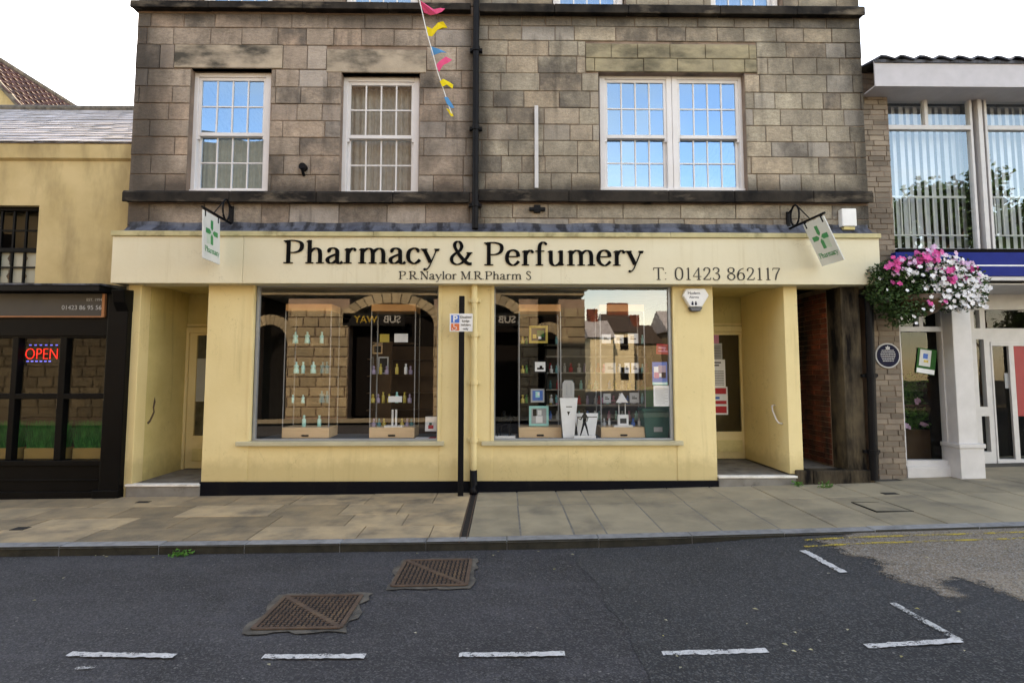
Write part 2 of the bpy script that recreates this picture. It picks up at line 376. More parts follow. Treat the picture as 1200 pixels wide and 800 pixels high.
M['deck'] = flat('grey display deck', (.16, .17, .18), .6)
M['wood'] = surf('pale birch drawer wood', (.80, .56, .34), (.72, .49, .29), 2, .5, 8, .05, dirt=(.60, .40, .22), dirt_amt=(.5, .8), dscale=6, dst=(.2, 1, 6))
M['wood_red'] = surf('orange beech wood', (.75, .42, .20), (.68, .36, .17), 2, .5, 8, .05)
M['brown'] = surf('brown varnished wood', (.10, .055, .028), (.07, .038, .02), 3, .45, 20, .1)
M['step'] = surf('worn step stone', (0.208, 0.195, 0.176), (0.143, 0.130, 0.117), 5, .8, 40, .35, dirt=(0.059, 0.053, 0.047), dirt_amt=(.55, .75), dst=(1, 1, 1))
M['step_white'] = surf('scuffed white step edge', (.82, .80, .76), (.62, .59, .55), 6, .75, 30, .3, dirt=(.2, .18, .16), dirt_amt=(.55, .75), dst=(1, 1, 1))
M['render'] = surf('ochre lime render', (.58, .455, .245), (.44, .335, .165), 1.5, .85, 12, .35, dirt=(.26, .195, .10), dirt_amt=(.47, .76), dscale=1.7, dst=(1.4, 1, .4), spec=.2)
M['slate'] = surf('pale grey slate', (.42, .405, .42), (.32, .305, .32), 3, .7, 30, .3, island=.3, dirt=(.2, .19, .18), dirt_amt=(.5, .75), dst=(1, 1, 1))
M['pantile'] = surf('dark red pantile', (.115, .045, .035), (.07, .03, .026), 3, .8, 30, .3, island=.4, dirt=(.03, .022, .02), dirt_amt=(.5, .75), dst=(1, 1, 1))
M['cbrick'] = surf('grey brown council brick', (0.257, 0.209, 0.162), (0.176, 0.142, 0.115), 3, .88, 40, .4, island=.35, dirt=(0.060, 0.051, 0.044), dirt_amt=(.58, .8), dst=(1, 1, .5))
M['rbrick'] = surf('old red brick in the passage', (.22, .055, .03), (.13, .034, .02), 4, .9, 30, .4, island=.5, dirt=(.02, .014, .011), dirt_amt=(.48, .70))
M['jamb'] = surf('stained passage stone darkened as shade', (.11, .085, .055), (.05, .04, .03), 3, .9, 30, .4, dirt=(.007, .006, .006), dirt_amt=(.44, .6), dscale=2.2, dst=(2, 1, .4), spec=.08)  # real stains; base colour also darkened to stand in for passage shade
M['blue'] = flat('royal blue sign enamel', (.003, .018, .185), .5, 0, .1)
M['navy'] = flat('navy plaque enamel', (.003, .005, .028), .5, 0, .12)
M['silver'] = flat('grey white plaque lettering', (.5, .5, .52), .5)
M['letter'] = surf('black letter vinyl', (.002, .002, .002), (.005, .0045, .0045), 3, .7, 20, .02, spec=.08)
M['letter_small'] = surf('faded grey lettering', (.045, .042, .038), (.08, .075, .065), 3, .7, 20, .02, spec=.1)
M['green'] = flat('pharmacy green', (.006, .26, .09), .4)
M['sign_white'] = surf('weathered white sign plate', (.66, .68, .68), (.58, .60, .60), 3, .45, 20, .03, dirt=(.42, .44, .42), dirt_amt=(.62, .85))
M['paper'] = flat('white paper', (.86, .87, .89), .8)
M['grey_paper'] = flat('grey paper', (.42, .43, .44), .8)
M['red'] = flat('red print', (.55, .02, .03), .6)
M['redd'] = flat('red door panel', (.35, .012, .02), .5)
M['pblue'] = flat('blue print', (.05, .17, .55), .6)
M['orange'] = flat('orange print', (.72, .16, .05), .6)
M['pink'] = flat('pink print', (.6, .22, .35), .6)
M['yellow'] = flat('yellow bunting cloth', (.78, .60, .01), .8)
M['cpink'] = flat('pink bunting cloth', (.75, .07, .20), .8)
M['cblue'] = flat('blue bunting cloth', (.03, .23, .48), .8)
M['teal'] = flat('turquoise bottle plastic', (.33, .75, .72), .3)
M['dteal'] = flat('deep teal bottle plastic', (.05, .22, .25), .3)
M['gold'] = flat('amber scent glass', (.50, .38, .08), .25)
M['lilac'] = flat('lilac product', (.35, .28, .40), .4)
M['crate_green'] = flat('bright green tub', (.01, .22, .05), .5)
M['crate_dark'] = flat('dark green recycling tub', (.006, .10, .075), .45)
M['rod'] = flat('white painted metal', (.56, .55, .56), .45)
M['copper'] = flat('copper edge trim', (.32, .13, .055), .45, .2)
M['board'] = surf('charcoal sign board', (.035, .032, .030), (.045, .04, .036), 2, .5, 20, .03)
M['grass'] = surf('artificial grass', (.02, .16, .03), (.015, .11, .02), 8, .8, 20, .1, island=.5)
M['neon_r'] = emis('red neon', (1, .02, .02), .22)
M['neon_b'] = emis('blue neon', (.10, .14, 1), .25)
M['wht_emit'] = emis('white led dot', (.8, .85, 1), 1.2)
M['leaf'] = surf('basket foliage', (.035, .085, .02), (.02, .05, .012), 9, .6, 20, .1, island=.5)
M['petal_w'] = surf('white petals', (.78, .78, .80), (.66, .66, .70), 9, .7, 20, .05, island=.15)
M['petal_p'] = surf('pink petals', (.75, .06, .27), (.62, .13, .40), 9, .7, 20, .05, island=.3)
M['petal_l'] = surf('lilac pink petals', (.62, .38, .60), (.7, .5, .65), 9, .7, 20, .05, island=.2)
M['weed'] = surf('weed leaves', (.07, .24, .03), (.04, .13, .02), 9, .6, 20, .1, island=.4)
M['rust'] = surf('rusty cast iron cover', (.125, .08, .058), (.07, .05, .04), 14, .75, 60, .4, dirt=(.17, .11, .07), dirt_amt=(.5, .7), dscale=7, dst=(1, 1, 1), spec=.2)
M['rust_pit'] = surf('dark iron pit', (.018, .014, .013), (.012, .01, .01), 8, .85, 60, .3)
M['concrete'] = surf('cement haunching round the cover', (.15, .13, .105), (.05, .045, .04), 9, .9, 50, .5)
M['kerb'] = surf('granite kerb', (0.271, 0.271, 0.271), (0.184, 0.184, 0.189), 12, .8, 120, .4, island=.15, dirt=(0.073, 0.073, 0.070), dirt_amt=(.55, .75), dst=(1, 1, 1))
M['flag_york'] = surf('york stone flag', (.42, .305, .18), (.25, .195, .13), 3, .8, 50, .4, island=.38, dirt=(.10, .085, .068), dirt_amt=(.50, .76), dscale=2.2, dst=(1, 1, 1))
M['flag_conc'] = surf('concrete paving slab', (.34, .28, .19), (.25, .21, .145), 3, .85, 90, .35, island=.14, dirt=(.12, .105, .085), dirt_amt=(.52, .8), dscale=1.6, dst=(1, 1, 1))
M['joint'] = surf('gritty paving joint', (0.060, 0.054, 0.046), (0.108, 0.096, 0.078), 14, .95, 60, .4)
M['grit'] = surf('pale mortar joint', (.20, .185, .16), (.13, .12, .105), 14, .95, 60, .4)

def asphalt(name, c1, c2, light=.14, patch=.5, masked=False):
    m, n, b = newmat(name)
    col = mix(n, ramp(n, noise(n, .9, 8, .6), .38, .66), c1, c2)
    col = mix(n, math_(n, 'MULTIPLY', ramp(n, noise(n, 3.5, 7, .7, (.5, 1.4, 1)), .5, .75), patch), col, tuple(k * 1.7 for k in c1))
    col = mix(n, math_(n, 'MULTIPLY', ramp(n, noise(n, .45, 6, .6, (.6, 1.5, 1)), .46, .66), .5), col, tuple(k * .55 for k in c2))
    col = mix(n, math_(n, 'MULTIPLY', ramp(n, noise(n, 5.5, 4, .5, (.8, 1.3, 1)), .66, .74), .45), col, tuple(k * .45 for k in c2))
    vc = n.nodes.new('ShaderNodeTexVoronoi'); vc.feature = 'DISTANCE_TO_EDGE'; vc.inputs['Scale'].default_value = .55; tcx = n.nodes.new('ShaderNodeTexCoord'); wv = n.nodes.new('ShaderNodeVectorMath'); wv.operation = 'ADD'; nq = n.nodes.new('ShaderNodeTexNoise'); nq.inputs['Scale'].default_value = 2.5; nq.inputs['Detail'].default_value = 8; nq.inputs['Roughness'].default_value = .7
    n.links.new(tcx.outputs['Object'], nq.inputs['Vector']); n.links.new(tcx.outputs['Object'], wv.inputs[0]); n.links.new(nq.outputs['Color'], wv.inputs[1]); n.links.new(wv.outputs['Vector'], vc.inputs['Vector'])
    crk = math_(n, 'MULTIPLY', ramp(n, vc.outputs['Distance'], .0, .010, (1, 1, 1, 1), (0, 0, 0, 1)), ramp(n, noise(n, .8, 3), .48, .56))
    col = mix(n, math_(n, 'MULTIPLY', crk, .8), col, (.012, .012, .012))
    v = n.nodes.new('ShaderNodeTexVoronoi'); v.inputs['Scale'].default_value = 110; t = n.nodes.new('ShaderNodeTexCoord'); n.links.new(t.outputs['Object'], v.inputs['Vector'])
    sp = n.nodes.new('ShaderNodeSeparateColor'); n.links.new(v.outputs['Color'], sp.inputs[0])
    col = mix(n, math_(n, 'MULTIPLY', ramp(n, sp.outputs[0], .55, 1), .75), col, (light, light, light * .97))
    col = mix(n, math_(n, 'MULTIPLY', ramp(n, sp.outputs[1], .6, .95), .7), col, (.018, .018, .02))
    v2 = n.nodes.new('ShaderNodeTexVoronoi'); v2.inputs['Scale'].default_value = 23; n.links.new(t.outputs['Object'], v2.inputs['Vector'])
    s2 = n.nodes.new('ShaderNodeSeparateColor'); n.links.new(v2.outputs['Color'], s2.inputs[0])
    dot = math_(n, 'MULTIPLY', ramp(n, v2.outputs['Distance'], .12, .2, (1, 1, 1, 1), (0, 0, 0, 1)), ramp(n, s2.outputs[0], .88, .9))
    col = mix(n, math_(n, 'MULTIPLY', dot, .6), col, (.25, .24, .22))
    n.links.new(col, b.inputs['Base Color']); b.inputs['Roughness'].default_value = .82; b.inputs['Specular IOR Level'].default_value = .35
    bump(n, b, math_(n, 'ADD', v.outputs['Distance'], noise(n, 40, 6, .7)), .6, .006)
    if masked:      # worn through: edge distance in metres, broken up by noise
        at = n.nodes.new('ShaderNodeAttribute'); at.attribute_name = 'edge'
        e = math_(n, 'ADD', at.outputs['Fac'], math_(n, 'MULTIPLY', math_(n, 'SUBTRACT', noise(n, 9, 8, .75), .5), .42))
        e = math_(n, 'ADD', e, math_(n, 'MULTIPLY', math_(n, 'SUBTRACT', noise(n, 1.7, 4, .6), .5), .35))
        n.links.new(ramp(n, e, .47, .56), b.inputs['Alpha'])
    return m
M['road'] = asphalt('worn asphalt', (.050, .048, .054), (.028, .027, .031), .12, .6)
M['road2'] = asphalt('newer asphalt patch', (.038, .039, .042), (.025, .026, .029), .12, .35)
M['tan'] = asphalt('worn tan surfacing', (.29, .225, .16), (.20, .155, .115), .36, .15, True)
def paint_mat(name, c, hold):
    m, n, b = newmat(name); b.inputs['Base Color'].default_value = (*c, 1); b.inputs['Roughness'].default_value = .7
    col = mix(n, ramp(n, noise(n, 18, 6, .7), .4, .75), c, tuple(k * .6 for k in c)); n.links.new(col, b.inputs['Base Color'])
    n.links.new(ramp(n, math_(n, 'ADD', math_(n, 'MULTIPLY', noise(n, 70, 5, .8), .6), math_(n, 'MULTIPLY', noise(n, 7, 4, .6), .4)), hold, hold + .05), b.inputs['Alpha'])
    bump(n, b, noise(n, 90, 4), .4, .004); return m
M['line_w'] = paint_mat('worn white road paint', (.62, .61, .60), .425)
M['line_thin'] = paint_mat('badly worn white road paint', (.55, .55, .53), .475)
M['line_y'] = paint_mat('worn yellow road paint', (.55, .40, .05), .475)
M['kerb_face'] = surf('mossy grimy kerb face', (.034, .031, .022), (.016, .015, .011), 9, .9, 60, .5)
M['fascia_grey'] = flat('pale grey council fascia', (.47, .45, .48), .5)
M['sign_gold'] = flat('dull gold letters', (.30, .20, .02), .8)
M['sign_grey'] = flat('dull white letters', (.28, .28, .27), .8)
M['roof_dark'] = surf('dark brown roof tiles', (.075, .055, .045), (.05, .038, .032), 3, .8, 30, .2)
M['planter'] = flat('stained planter wood', (.30, .19, .06), .7)
# ------------------------------------------------------------------ ground
MB().sheet(-160, 160, -160, 160, 8, 8, lambda x, y: -.75).build('ground', M['joint'], kind='structure')
MB().sheet(-30, 30, -30, KY, 120, 120, zr).build('road', M['road'], kind='structure')
MB().sheet(-14, 14, KY, 9.2, 80, 4, lambda x, y: zp(x, y) - .012).build('pavement_bed', M['joint'], kind='structure')
MB().sheet(-14, 14, 9.2, 30, 10, 4, lambda x, y: -.1).build('back_yard_ground', M['joint'], kind='structure')
# kerb stones
m = MB(); x = -12.0; rk = random.Random(11)
while x < 12:
    l = rk.uniform(.75, 1.0); a, b = x + .002, x + l - .002
    def kz(q, e): return zp(q, KY + .1) + .002 + e
    e = rk.uniform(-.004, .004)
    pts = []
    for zz, ins in ((-.28, 0), (0, 1)):
        for yy in (KY, KY + .155):
            for xx in (a, b):
                pts.append((xx, yy + (.012 if ins and yy < KY + .1 else 0), kz(xx, e) + (zz if zz else 0)))
    m.hexa(pts); x += l
kb = m.build('kerb', [M['kerb'], M['kerb_face']], kind='structure', bevel=.008)
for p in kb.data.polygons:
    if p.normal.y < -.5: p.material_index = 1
# paving flags
def flags(m, x0, x1, rows, lmin, lmax, rnd, gap, jit):
    for y0, y1 in zip(rows, rows[1:]):
        x = x0
        first = True
        while x < x1:
            l = rnd.uniform(lmin, lmax); a, b = x, min(x + l, x1)
            if x1 - b < lmin * .5: b = x1
            e = rnd.uniform(-jit, jit); t = rnd.uniform(-jit, jit)
            c = [(a + gap, y0 + gap), (b - gap, y0 + gap), (b - gap, y1 - gap), (a + gap, y1 - gap)]
            i = [(p[0] + (.006 if k in (0, 3) else -.006), p[1] + (.006 if k < 2 else -.006)) for k, p in enumerate(c)]
            lo = [m.bm.verts.new((p[0], p[1], zp(*p) - .03)) for p in c]
            mi = [m.bm.verts.new((p[0], p[1], zp(*p) - .003 + e)) for p in c]
            hi = [m.bm.verts.new((p[0], p[1], zp(*p) + e + t * (1 if k < 2 else -1))) for k, p in enumerate(i)]
            for k in range(4):
                q = (k + 1) % 4
                m.bm.faces.new([lo[k], lo[q], mi[q], mi[k]]); m.bm.faces.new([mi[k], mi[q], hi[q], hi[k]])
            m.bm.faces.new(hi)
            x = b
DRX0, DRX1 = -.425, -.345
m = MB(); rf = random.Random(5)
flags(m, -13, DRX0, [KY + .16, 6.06, 6.52, 7.02, 7.58], .50, 1.05, rf, .004, .0025)
m.build('pavement', M['flag_york'], kind='structure')
m = MB()
flags(m, DRX1, 1.0, [KY + .16, 6.84, 7.66], .50, .53, random.Random(8), .008, .0015)
flags(m, 1.0, 13, [KY + .16, 6.82, 7.62], .53, .57, random.Random(9), .006, .0015)
m.build('pavement', M['flag_conc'], kind='structure')
MB().sheet(-.33, 3.2, KY + .16, 7.55, 20, 4, lambda x, y: zp(x, y) - .0035).build('paving_mortar', M['grit'], kind='structure')
MB().sheet(5.3, 13, 7.55, 9.3, 10, 4, lambda x, y: zp(x, 7.6) - .004).build('pavement', M['flag_conc'], kind='structure')
# worn surfacing on the road
def ragged(pts, fn, lift, name, mat, amp=.03, step=.09, seed=1, smooth_edges=()):
    rnd = random.Random(seed); out = []
    n = len(pts)
    for k in range(n):
        a = Vector(pts[k]); b = Vector(pts[(k + 1) % n]); d = (b - a).length
        s = max(1, int(d / step)); nrm = Vector((-(b - a).y, (b - a).x)).normalized()
        wob = 0
        for i in range(s):
            p = a + (b - a) * i / s
            if k in smooth_edges: out.append(p); continue
            wob = wob * .6 + rnd.uniform(-amp, amp); out.append(p + nrm * wob)
    m = MB(); vs_ = [m.bm.verts.new((p.x, p.y, 0)) for p in out]
    f = m.bm.faces.new(vs_); bmesh.ops.triangulate(m.bm, faces=[f])
    bmesh.ops.subdivide_edges(m.bm, edges=[e for e in m.bm.edges if e.calc_length() > .8], cuts=2)
    bmesh.ops.triangulate(m.bm, faces=m.bm.faces)
    for v in m.bm.verts: v.co.z = fn(v.co.x, v.co.y) + lift
    return m.build(name, mat, kind='structure')
edge = [G(*p) for p in ((676, 643), (682, 668), (708, 692), (716, 718), (738, 745), (760, 800), (772, 850))]
ragged(edge + [(2.2, -1), (6.5, -1.0), (12, -1), (12, KY - .01), (6, KY - .01), (3, KY - .01)], zr, .004, 'road_patch', M['road2'], amp=.018, seed=4)
tanp = [G(*p) for p in ((962, 634), (990, 646), (1000, 652), (1022, 655), (1038, 672), (1070, 684), (1096, 692), (1110, 699), (1122, 698), (1120, 690), (1098, 681), (1130, 680), (1160, 690), (1200, 705), (1290, 722))]
poly = [Vector(p) for p in tanp] + [Vector(p) for p in ((14, 3.4), (14, KY + .5), (7, KY + .5), (4, KY + .5))]
def sdist(x, y):
    p = Vector((x, y)); ins = False; best = 9; n = len(poly)
    for k in range(n):
        a, b = poly[k], poly[(k + 1) % n]; d = b - a; t = max(0, min(1, (p - a).dot(d) / d.length_squared)); best = min(best, (a + d * t - p).length)
        if (a.y > y) != (b.y > y) and x < (b.x - a.x) * (y - a.y) / (b.y - a.y) + a.x: ins = not ins
    return best if ins else -best
m = MB(); m.sheet(2.2, 12, 2.9, KY - .004, 200, 60, lambda x, y: zr(x, y) + .008)
o_ = m.build('road_patch', M['tan'], kind='structure')
at_ = o_.data.attributes.new('edge', 'FLOAT', 'POINT')
for k, v in enumerate(o_.data.vertices):
    at_.data[k].value = .5 + max(-.5, min(.5, sdist(v.co.x + o_.location.x, v.co.y + o_.location.y)))
# painted markings
def strip(pa, pb, wd, name, mat, lift, nn=26):
    a = Vector(pa); b = Vector(pb); t = (b - a).normalized(); nrm = Vector((-t.y, t.x)) * wd / 2
    m = MB(); r = random.Random(int(abs(a.x) * 1000)); L = []; Rr = []
    for i in range(nn + 1):
        p = a + (b - a) * i / nn
        q = p + nrm * (1 + r.uniform(-.25, .25)); s = p - nrm * (1 + r.uniform(-.25, .25))
        L.append(m.bm.verts.new((q.x, q.y, zr(q.x, q.y) + lift))); Rr.append(m.bm.verts.new((s.x, s.y, zr(s.x, s.y) + lift)))
    for i in range(nn): m.bm.faces.new([L[i], L[i + 1], Rr[i + 1], Rr[i]])
    return m.build(name, mat, kind='structure')
for a, b in (((80, 768), (205, 770)), ((308, 771), (428, 770.5)), ((538, 769), (662, 767.5)), ((776, 767), (899, 763.5)), ((1015, 759), (1126, 752))):
    strip(G(*a), G(*b), .052, 'parking_bay_line', M['line_w'], .012)
strip(G(1046, 708), G(1124, 752), .045, 'parking_bay_line', M['line_thin'], .0125)
strip(G(941, 646), G(989, 672), .06, 'parking_bay_line', M['line_w'], .012)
strip(G(88, 785), G(112, 783), .03, 'parking_bay_line', M['line_thin'], .012)
strip((2.75, KY - .15), (12, KY - .15), .045, 'yellow_road_line', M['line_y'], .012, 60)
strip((2.65, KY - .34), (12, KY - .32), .045, 'yellow_road_line', M['line_y'], .012, 60)

# ------------------------------------------------------------------ pharmacy building (stone, three storeys over the shopfront)
YF, YS = 7.60, 7.72
ph = thing('pharmacy_building', 'tall sooty sandstone building with the long cream Pharmacy & Perfumery shopfront', 'building', (-.2, 8, 0))
xl, xr, xm = X(150, YS, 250), X(1018, YS, 250), X(556, YS, 250)
zf = Z(266, YS); TOP = 10.6
zb0, zb1 = Z(240, YS), Z(227, YS)            # lower string course
zt0, zt1 = Z(19, YS), Z(9, YS)
def rect(a, b, c, d, Y): return (X(a, Y, (c + d) / 2), X(b, Y, (c + d) / 2), Z(d, Y), Z(c, Y))
W1 = rect(221, 316, 83, 229, YS); W2 = rect(399, 491, 87, 231, YS); W3 = rect(702, 874, 84, 225, YS)
up = []
for a, b, c in ((233, 319, 7.5), (402, 490, 9), (647, 733, 5), (833, 917, 8)):
    xa_, xb_ = X(a, YS, 6), X(b, YS, 6); z = Z(c, YS); up.append((xa_, xb_, z, z + 1.55))
hl = [W1, W2, W3] + up
panel(xl, xr, zf - .5, TOP, YS, YS + .35, hl).build('wall', M['mortar'], ph)
L1 = rect(205, 332, 56, 83, YS); L2 = rect(383, 500, 60, 87, YS); L3 = rect(686, 886, 51, 84, YS)
gridL = [Z(q, YS) for q in (266, 240)] ; 
zl = [zf, Z(241, YS)]
colsL = [Z(q, YS) for q in (227, 206.5, 184, 163, 143.5, 124, 104.5, 84, 56, 36, 19)]
colsR = [Z(q, YS) for q in (224, 203, 183, 165, 146, 126.5, 107, 86, 66, 48, 31, 19)]
zup = [zt1 + .27 * i for i in range(int((TOP - zt1) / .27) + 1)]
bandsZ = ((zb1, .35, 1), (zt0, .18, -1))
M['stoneL'] = stone_mat('sandstone ashlar pinkish half', (.60, .49, .395), (.45, .36, .29), amt=(.51, .74), bands=((zb1, .34, 1), (zt0, .3, 1), (xm, .28, 2), (xl + .1, .55, 2)))
M['stoneR'] = stone_mat('sandstone ashlar buff half', (.60, .525, .405), (.45, .39, .31), amt=(.49, .72), bands=((zb1, .26, 1), (zt0, .32, 1), (xr, .42, 2), (xm, .3, 2)))
rs = random.Random(21)
m = MB()
ashlar(m, xl, xm - .01, colsL, YS, [W1, W2, L1, L2], .32, .68, rnd=rs, gap=.0045, ch=.006, depth=.016)
ashlar(m, xl, xm - .01, [zf, zb0], YS, [], .35, .75, rnd=rs, gap=.0045, ch=.006, depth=.016); ashlar(m, xl, xm - .01, zup, YS, hl, .32, .68, rnd=rs, gap=.0045, ch=.006, depth=.016)
m.build('stone_facing', M['stoneL'], ph)
m = MB()
ashlar(m, xm + .01, xr, colsR, YS, [W3, L3], .25, .60, rnd=rs, gap=.0045, ch=.006, depth=.016)
ashlar(m, xm + .01, xr, [zf, Z(256, YS), Z(239, YS)], YS, [], .3, .8, rnd=rs, gap=.0045, ch=.006, depth=.016); ashlar(m, xm + .01, xr, zup, YS, hl, .25, .60, rnd=rs, gap=.0045, ch=.006, depth=.016)
m.build('stone_facing', M['stoneR'], ph)
for L, mt in ((L1, 'lintel'), (L2, 'lintel'), (L3, 'lintel_green')):
    if L is L3:
        m = MB(); ashlar(m, L[0], L[1], [L[2], (L[2] + L[3]) / 2 - .01, L[3]], YS - .004, [], .35, .7, rnd=rs)
        m.build('lintel', M[mt], ph)
    else: MB().box(L[0] + .005, L[1] - .005, YS - .026, YS + .1, L[2], L[3] - .005).build('lintel', M[mt], ph, bevel=.008)
# string courses, a little uneven
def course(x0, x1, z0, z1, out):
    m = MB(); r = random.Random(int(x0 * 77 + z0 * 10)); x = x0
    while x < x1 - .01:
        l = min(r.uniform(.9, 1.6), x1 - x)
        if x1 - x - l < .3: l = x1 - x
        e = r.uniform(-.006, .006); h = z1 - z0
        m.prism([(YS + .05, z0 + e + h * .12), (YS - out * .7, z0 + e + h * .12), (YS - out * .7, z0 + e), (YS - out + e, z0 + e), (YS - out + e, z1 - h * .22), (YS - out * .8, z1 + e * .3), (YS + .05, z1)], x + .003, x + l - .003, 'x'); x += l
    return m
course(xl - .03, xm - .06, zb0, zb1, .10).build('string_course', M['band'], ph, bevel=.008)
course(xm + .06, xr + .02, Z(238, YS), Z(224, YS), .10).build('string_course', M['band'], ph, bevel=.008)
course(xl - .05, xm - .06, Z(18, YS), Z(9, YS), .12).build('string_course', M['band'], ph, bevel=.008)
course(xm + .06, xr + .02, Z(20, YS), Z(9, YS), .12).build('string_course', M['band'], ph, bevel=.008)
# side walls, back wall, floors and roof
panel(xl, xr, -.6, TOP, 14, 14.3, []).build('back_wall', M['mortar'], ph)
for q in (xl, xr - .3): box(q, q + .3, YS + .35, 14, -.6, TOP).build('side_wall', M['lintel'], ph)
MB().box(xl + .3, xr - .3, YS + .35, 14, zf - .5, zf - .35).build('floor_slab', M['dark'], ph)
MB().box(xl + .3, xr - .3, YS + .35, 14, zt0 + .1, zt0 + .3).build('floor_slab', M['dark'], ph)
MB().prism([(YS - .15, TOP), (YS - .15, TOP + .2), (11, TOP + 1.6), (14.3, TOP + .2), (14.3, TOP)], xl - .1, xr + .1, 'x').build('roof', M['slate'], ph)

def sash_window(par, r, Y, zm, cols=4, gl='glass_up', curtain=None, lower_only=False, casing=.075):
    x0, x1, z0, z1 = r; cs = casing
    f = MB(); f.box(x0, x0 + cs, Y, Y + .14, z0, z1).box(x1 - cs, x1, Y, Y + .14, z0, z1).box(x0 + cs, x1 - cs, Y + .002, Y + .14, z1 - cs * .8, z1).box(x0 - .01, x1 + .01, Y - .03, Y + .14, z0 - .002, z0 + .045)
    win = f.build('window', M['white'], par, bevel=.006)
    X0, X1, Z0, Z1 = x0 + cs, x1 - cs, z0 + .045, z1 - cs * .8
    def sash(a, b, y, top):
        s = MB(); st = .04
        s.box(X0, X0 + st, y, y + .04, a, b).box(X1 - st, X1, y, y + .04, a, b)
        s.box(X0 + st, X1 - st, y, y + .04, b - .045, b).box(X0 + st, X1 - st, y, y + .04, a, a + .05)
        ix0, ix1, iz0, iz1 = X0 + st, X1 - st, a + .05, b - .045
        bw_ = .010
        for k in range(1, cols):
            c = ix0 + (ix1 - ix0) * k / cols; s.box(c - bw_, c + bw_, y + .004, y + .03, iz0, iz1)
        c = (iz0 + iz1) / 2; s.box(ix0, ix1, y + .006, y + .028, c - bw_, c + bw_)
        if top: # sash horns and meeting rail
            s.box(X0, X0 + .03, y, y + .035, a - .05, a).box(X1 - .03, X1, y, y + .035, a - .05, a)
        s.build('sash', M['white'], win, bevel=.003)
        g = MB(); rg = random.Random(int(a * 1000 + X0 * 100))
        for k in range(cols):
            for j in range(2):
                a0 = ix0 + (ix1 - ix0) * k / cols; a1 = ix0 + (ix1 - ix0) * (k + 1) / cols; c0 = iz0 + (iz1 - iz0) * j / 2; c1 = iz0 + (iz1 - iz0) * (j + 1) / 2
                t = rg.uniform(-.002, .002); u = rg.uniform(-.002, .002)
                g.quad((a0, y + .018 + t, c0), (a1, y + .018 - t, c0), (a1, y + .018 - t + u, c1), (a0, y + .018 + t + u, c1))
        g.build('glass', M[gl], win)
    sash(zm - .02, Z1, Y + .02, True); sash(Z0, zm + .02, Y + .068, False)
    if curtain:
        g = MB(); zt_ = zm if lower_only else Z1; n = 70; rr = random.Random(3)
        row = []
        for i in range(n + 1):
            q = X0 + (X1 - X0) * i / n; yy = Y + .22 + .018 * math.sin(i * .9 + rr.uniform(-.4, .4)); row.append((q, yy))
        for p, q in zip(row, row[1:]): g.quad((p[0], p[1], Z0), (q[0], q[1], Z0), (q[0], q[1], zt_), (p[0], p[1], zt_))
        g.build('net_curtain', M[curtain], win, fix=False)
    return win
YW = YS + .10
sash_window(ph, rect(224, 316, 88, 228, YW), YW, Z(159, YW), 4, 'glass_sky', 'net', True)
sash_window(ph, rect(400, 491, 92, 230, YW), YW, Z(161, YW), 4, 'glass_up', 'net_grey')
r3 = rect(703, 873, 87, 224, YW); xmid = (r3[0] + r3[1]) / 2
sash_window(ph, (r3[0], xmid - .002, r3[2], r3[3]), YW, Z(159, YW), 4, 'glass_sky', None)
sash_window(ph, (xmid + .002, r3[1], r3[2], r3[3]), YW, Z(159, YW), 4, 'glass_sky', None)
for u in up: sash_window(ph, (u[0] + .02, u[1] - .02, u[2] + .01, u[3]), YW, (u[2] + u[3]) / 2, 4, 'glass_sky', 'net_grey')

# ---- shopfront
CE = Z(333, YF) + .02                      # soffit height
XS = lambda p: X(p, YF, 450)
zsill = Z(516.5, YF); zsill0 = Z(521.5, YF); zpl = Z(563.5, YF)
def post(a, b, name='pilaster', mat='cream', y1=YF + .22, zb=None):
    return box(XS(a), XS(b), YF, y1, zpl if zb is None else zb, CE).build(name, M[mat], ph, bevel=.006)
post(145, 160, 'pier', zb=-.2); post(240, 293); post(515, 577); post(792, 838); post(922, 938, 'pier', y1=9.0, zb=Z(556, YF))
for a, b in ((293, 515), (577, 792)):
    box(XS(a), XS(b), YF + .012, YF + .2, zpl, zsill0).build('stall_riser', M['cream'], ph)
    box(XS(a) - .14, XS(b) + .07, YF - .055, YF + .12, zsill0, zsill).build('window_sill', M['sill'], ph, bevel=.006)
box(XS(240) - .01, XS(838) + .01, YF - .022, YF + .2, -.4, zpl).build('plinth', M['plinth'], ph, bevel=.006)
box(XS(240), XS(838), YF + .03, YF + .2, CE - .035, CE + .06).build('window_head', M['cream_dirty'], ph)
# thin trim strips down the pilaster edges
for p in (293, 515, 577, 792): box(XS(p) - .022, XS(p) + .022, YF - .012, YF + .05, zsill + .001, CE - .02).build('edge_trim', M['cream'], ph, bevel=.004)
for i, (a, b, c, d) in enumerate(((293, 515, 300, 512), (577, 792, 578, 788))):
    x0, x1 = XS(a) + .024, XS(b) - .024; z0, z1 = zsill + .003, CE - .03
    fl = .035 if i == 0 else .012; fr = .015 if i == 0 else .04
    f = MB(); f.box(x0, x0 + fl, YF + .06, YF + .12, z0, z1).box(x1 - fr, x1, YF + .06, YF + .12, z0, z1)
    f.box(x0 + fl, x1 - fr, YF + .06, YF + .12, z0, z0 + .02).box(x0 + fl, x1 - fr, YF + .06, YF + .12, z1 - .025, z1)
    win = f.build('shop_window', M['alu'], ph, bevel=.002)
    g = MB(); g.quad((x0 + fl, YF + .09, z0 + .02), (x1 - fr, YF + .09, z0 + .02), (x1 - fr, YF + .09, z1 - .025), (x0 + fl, YF + .09, z1 - .025)); g.build('glass', M['glass_shop'], win)
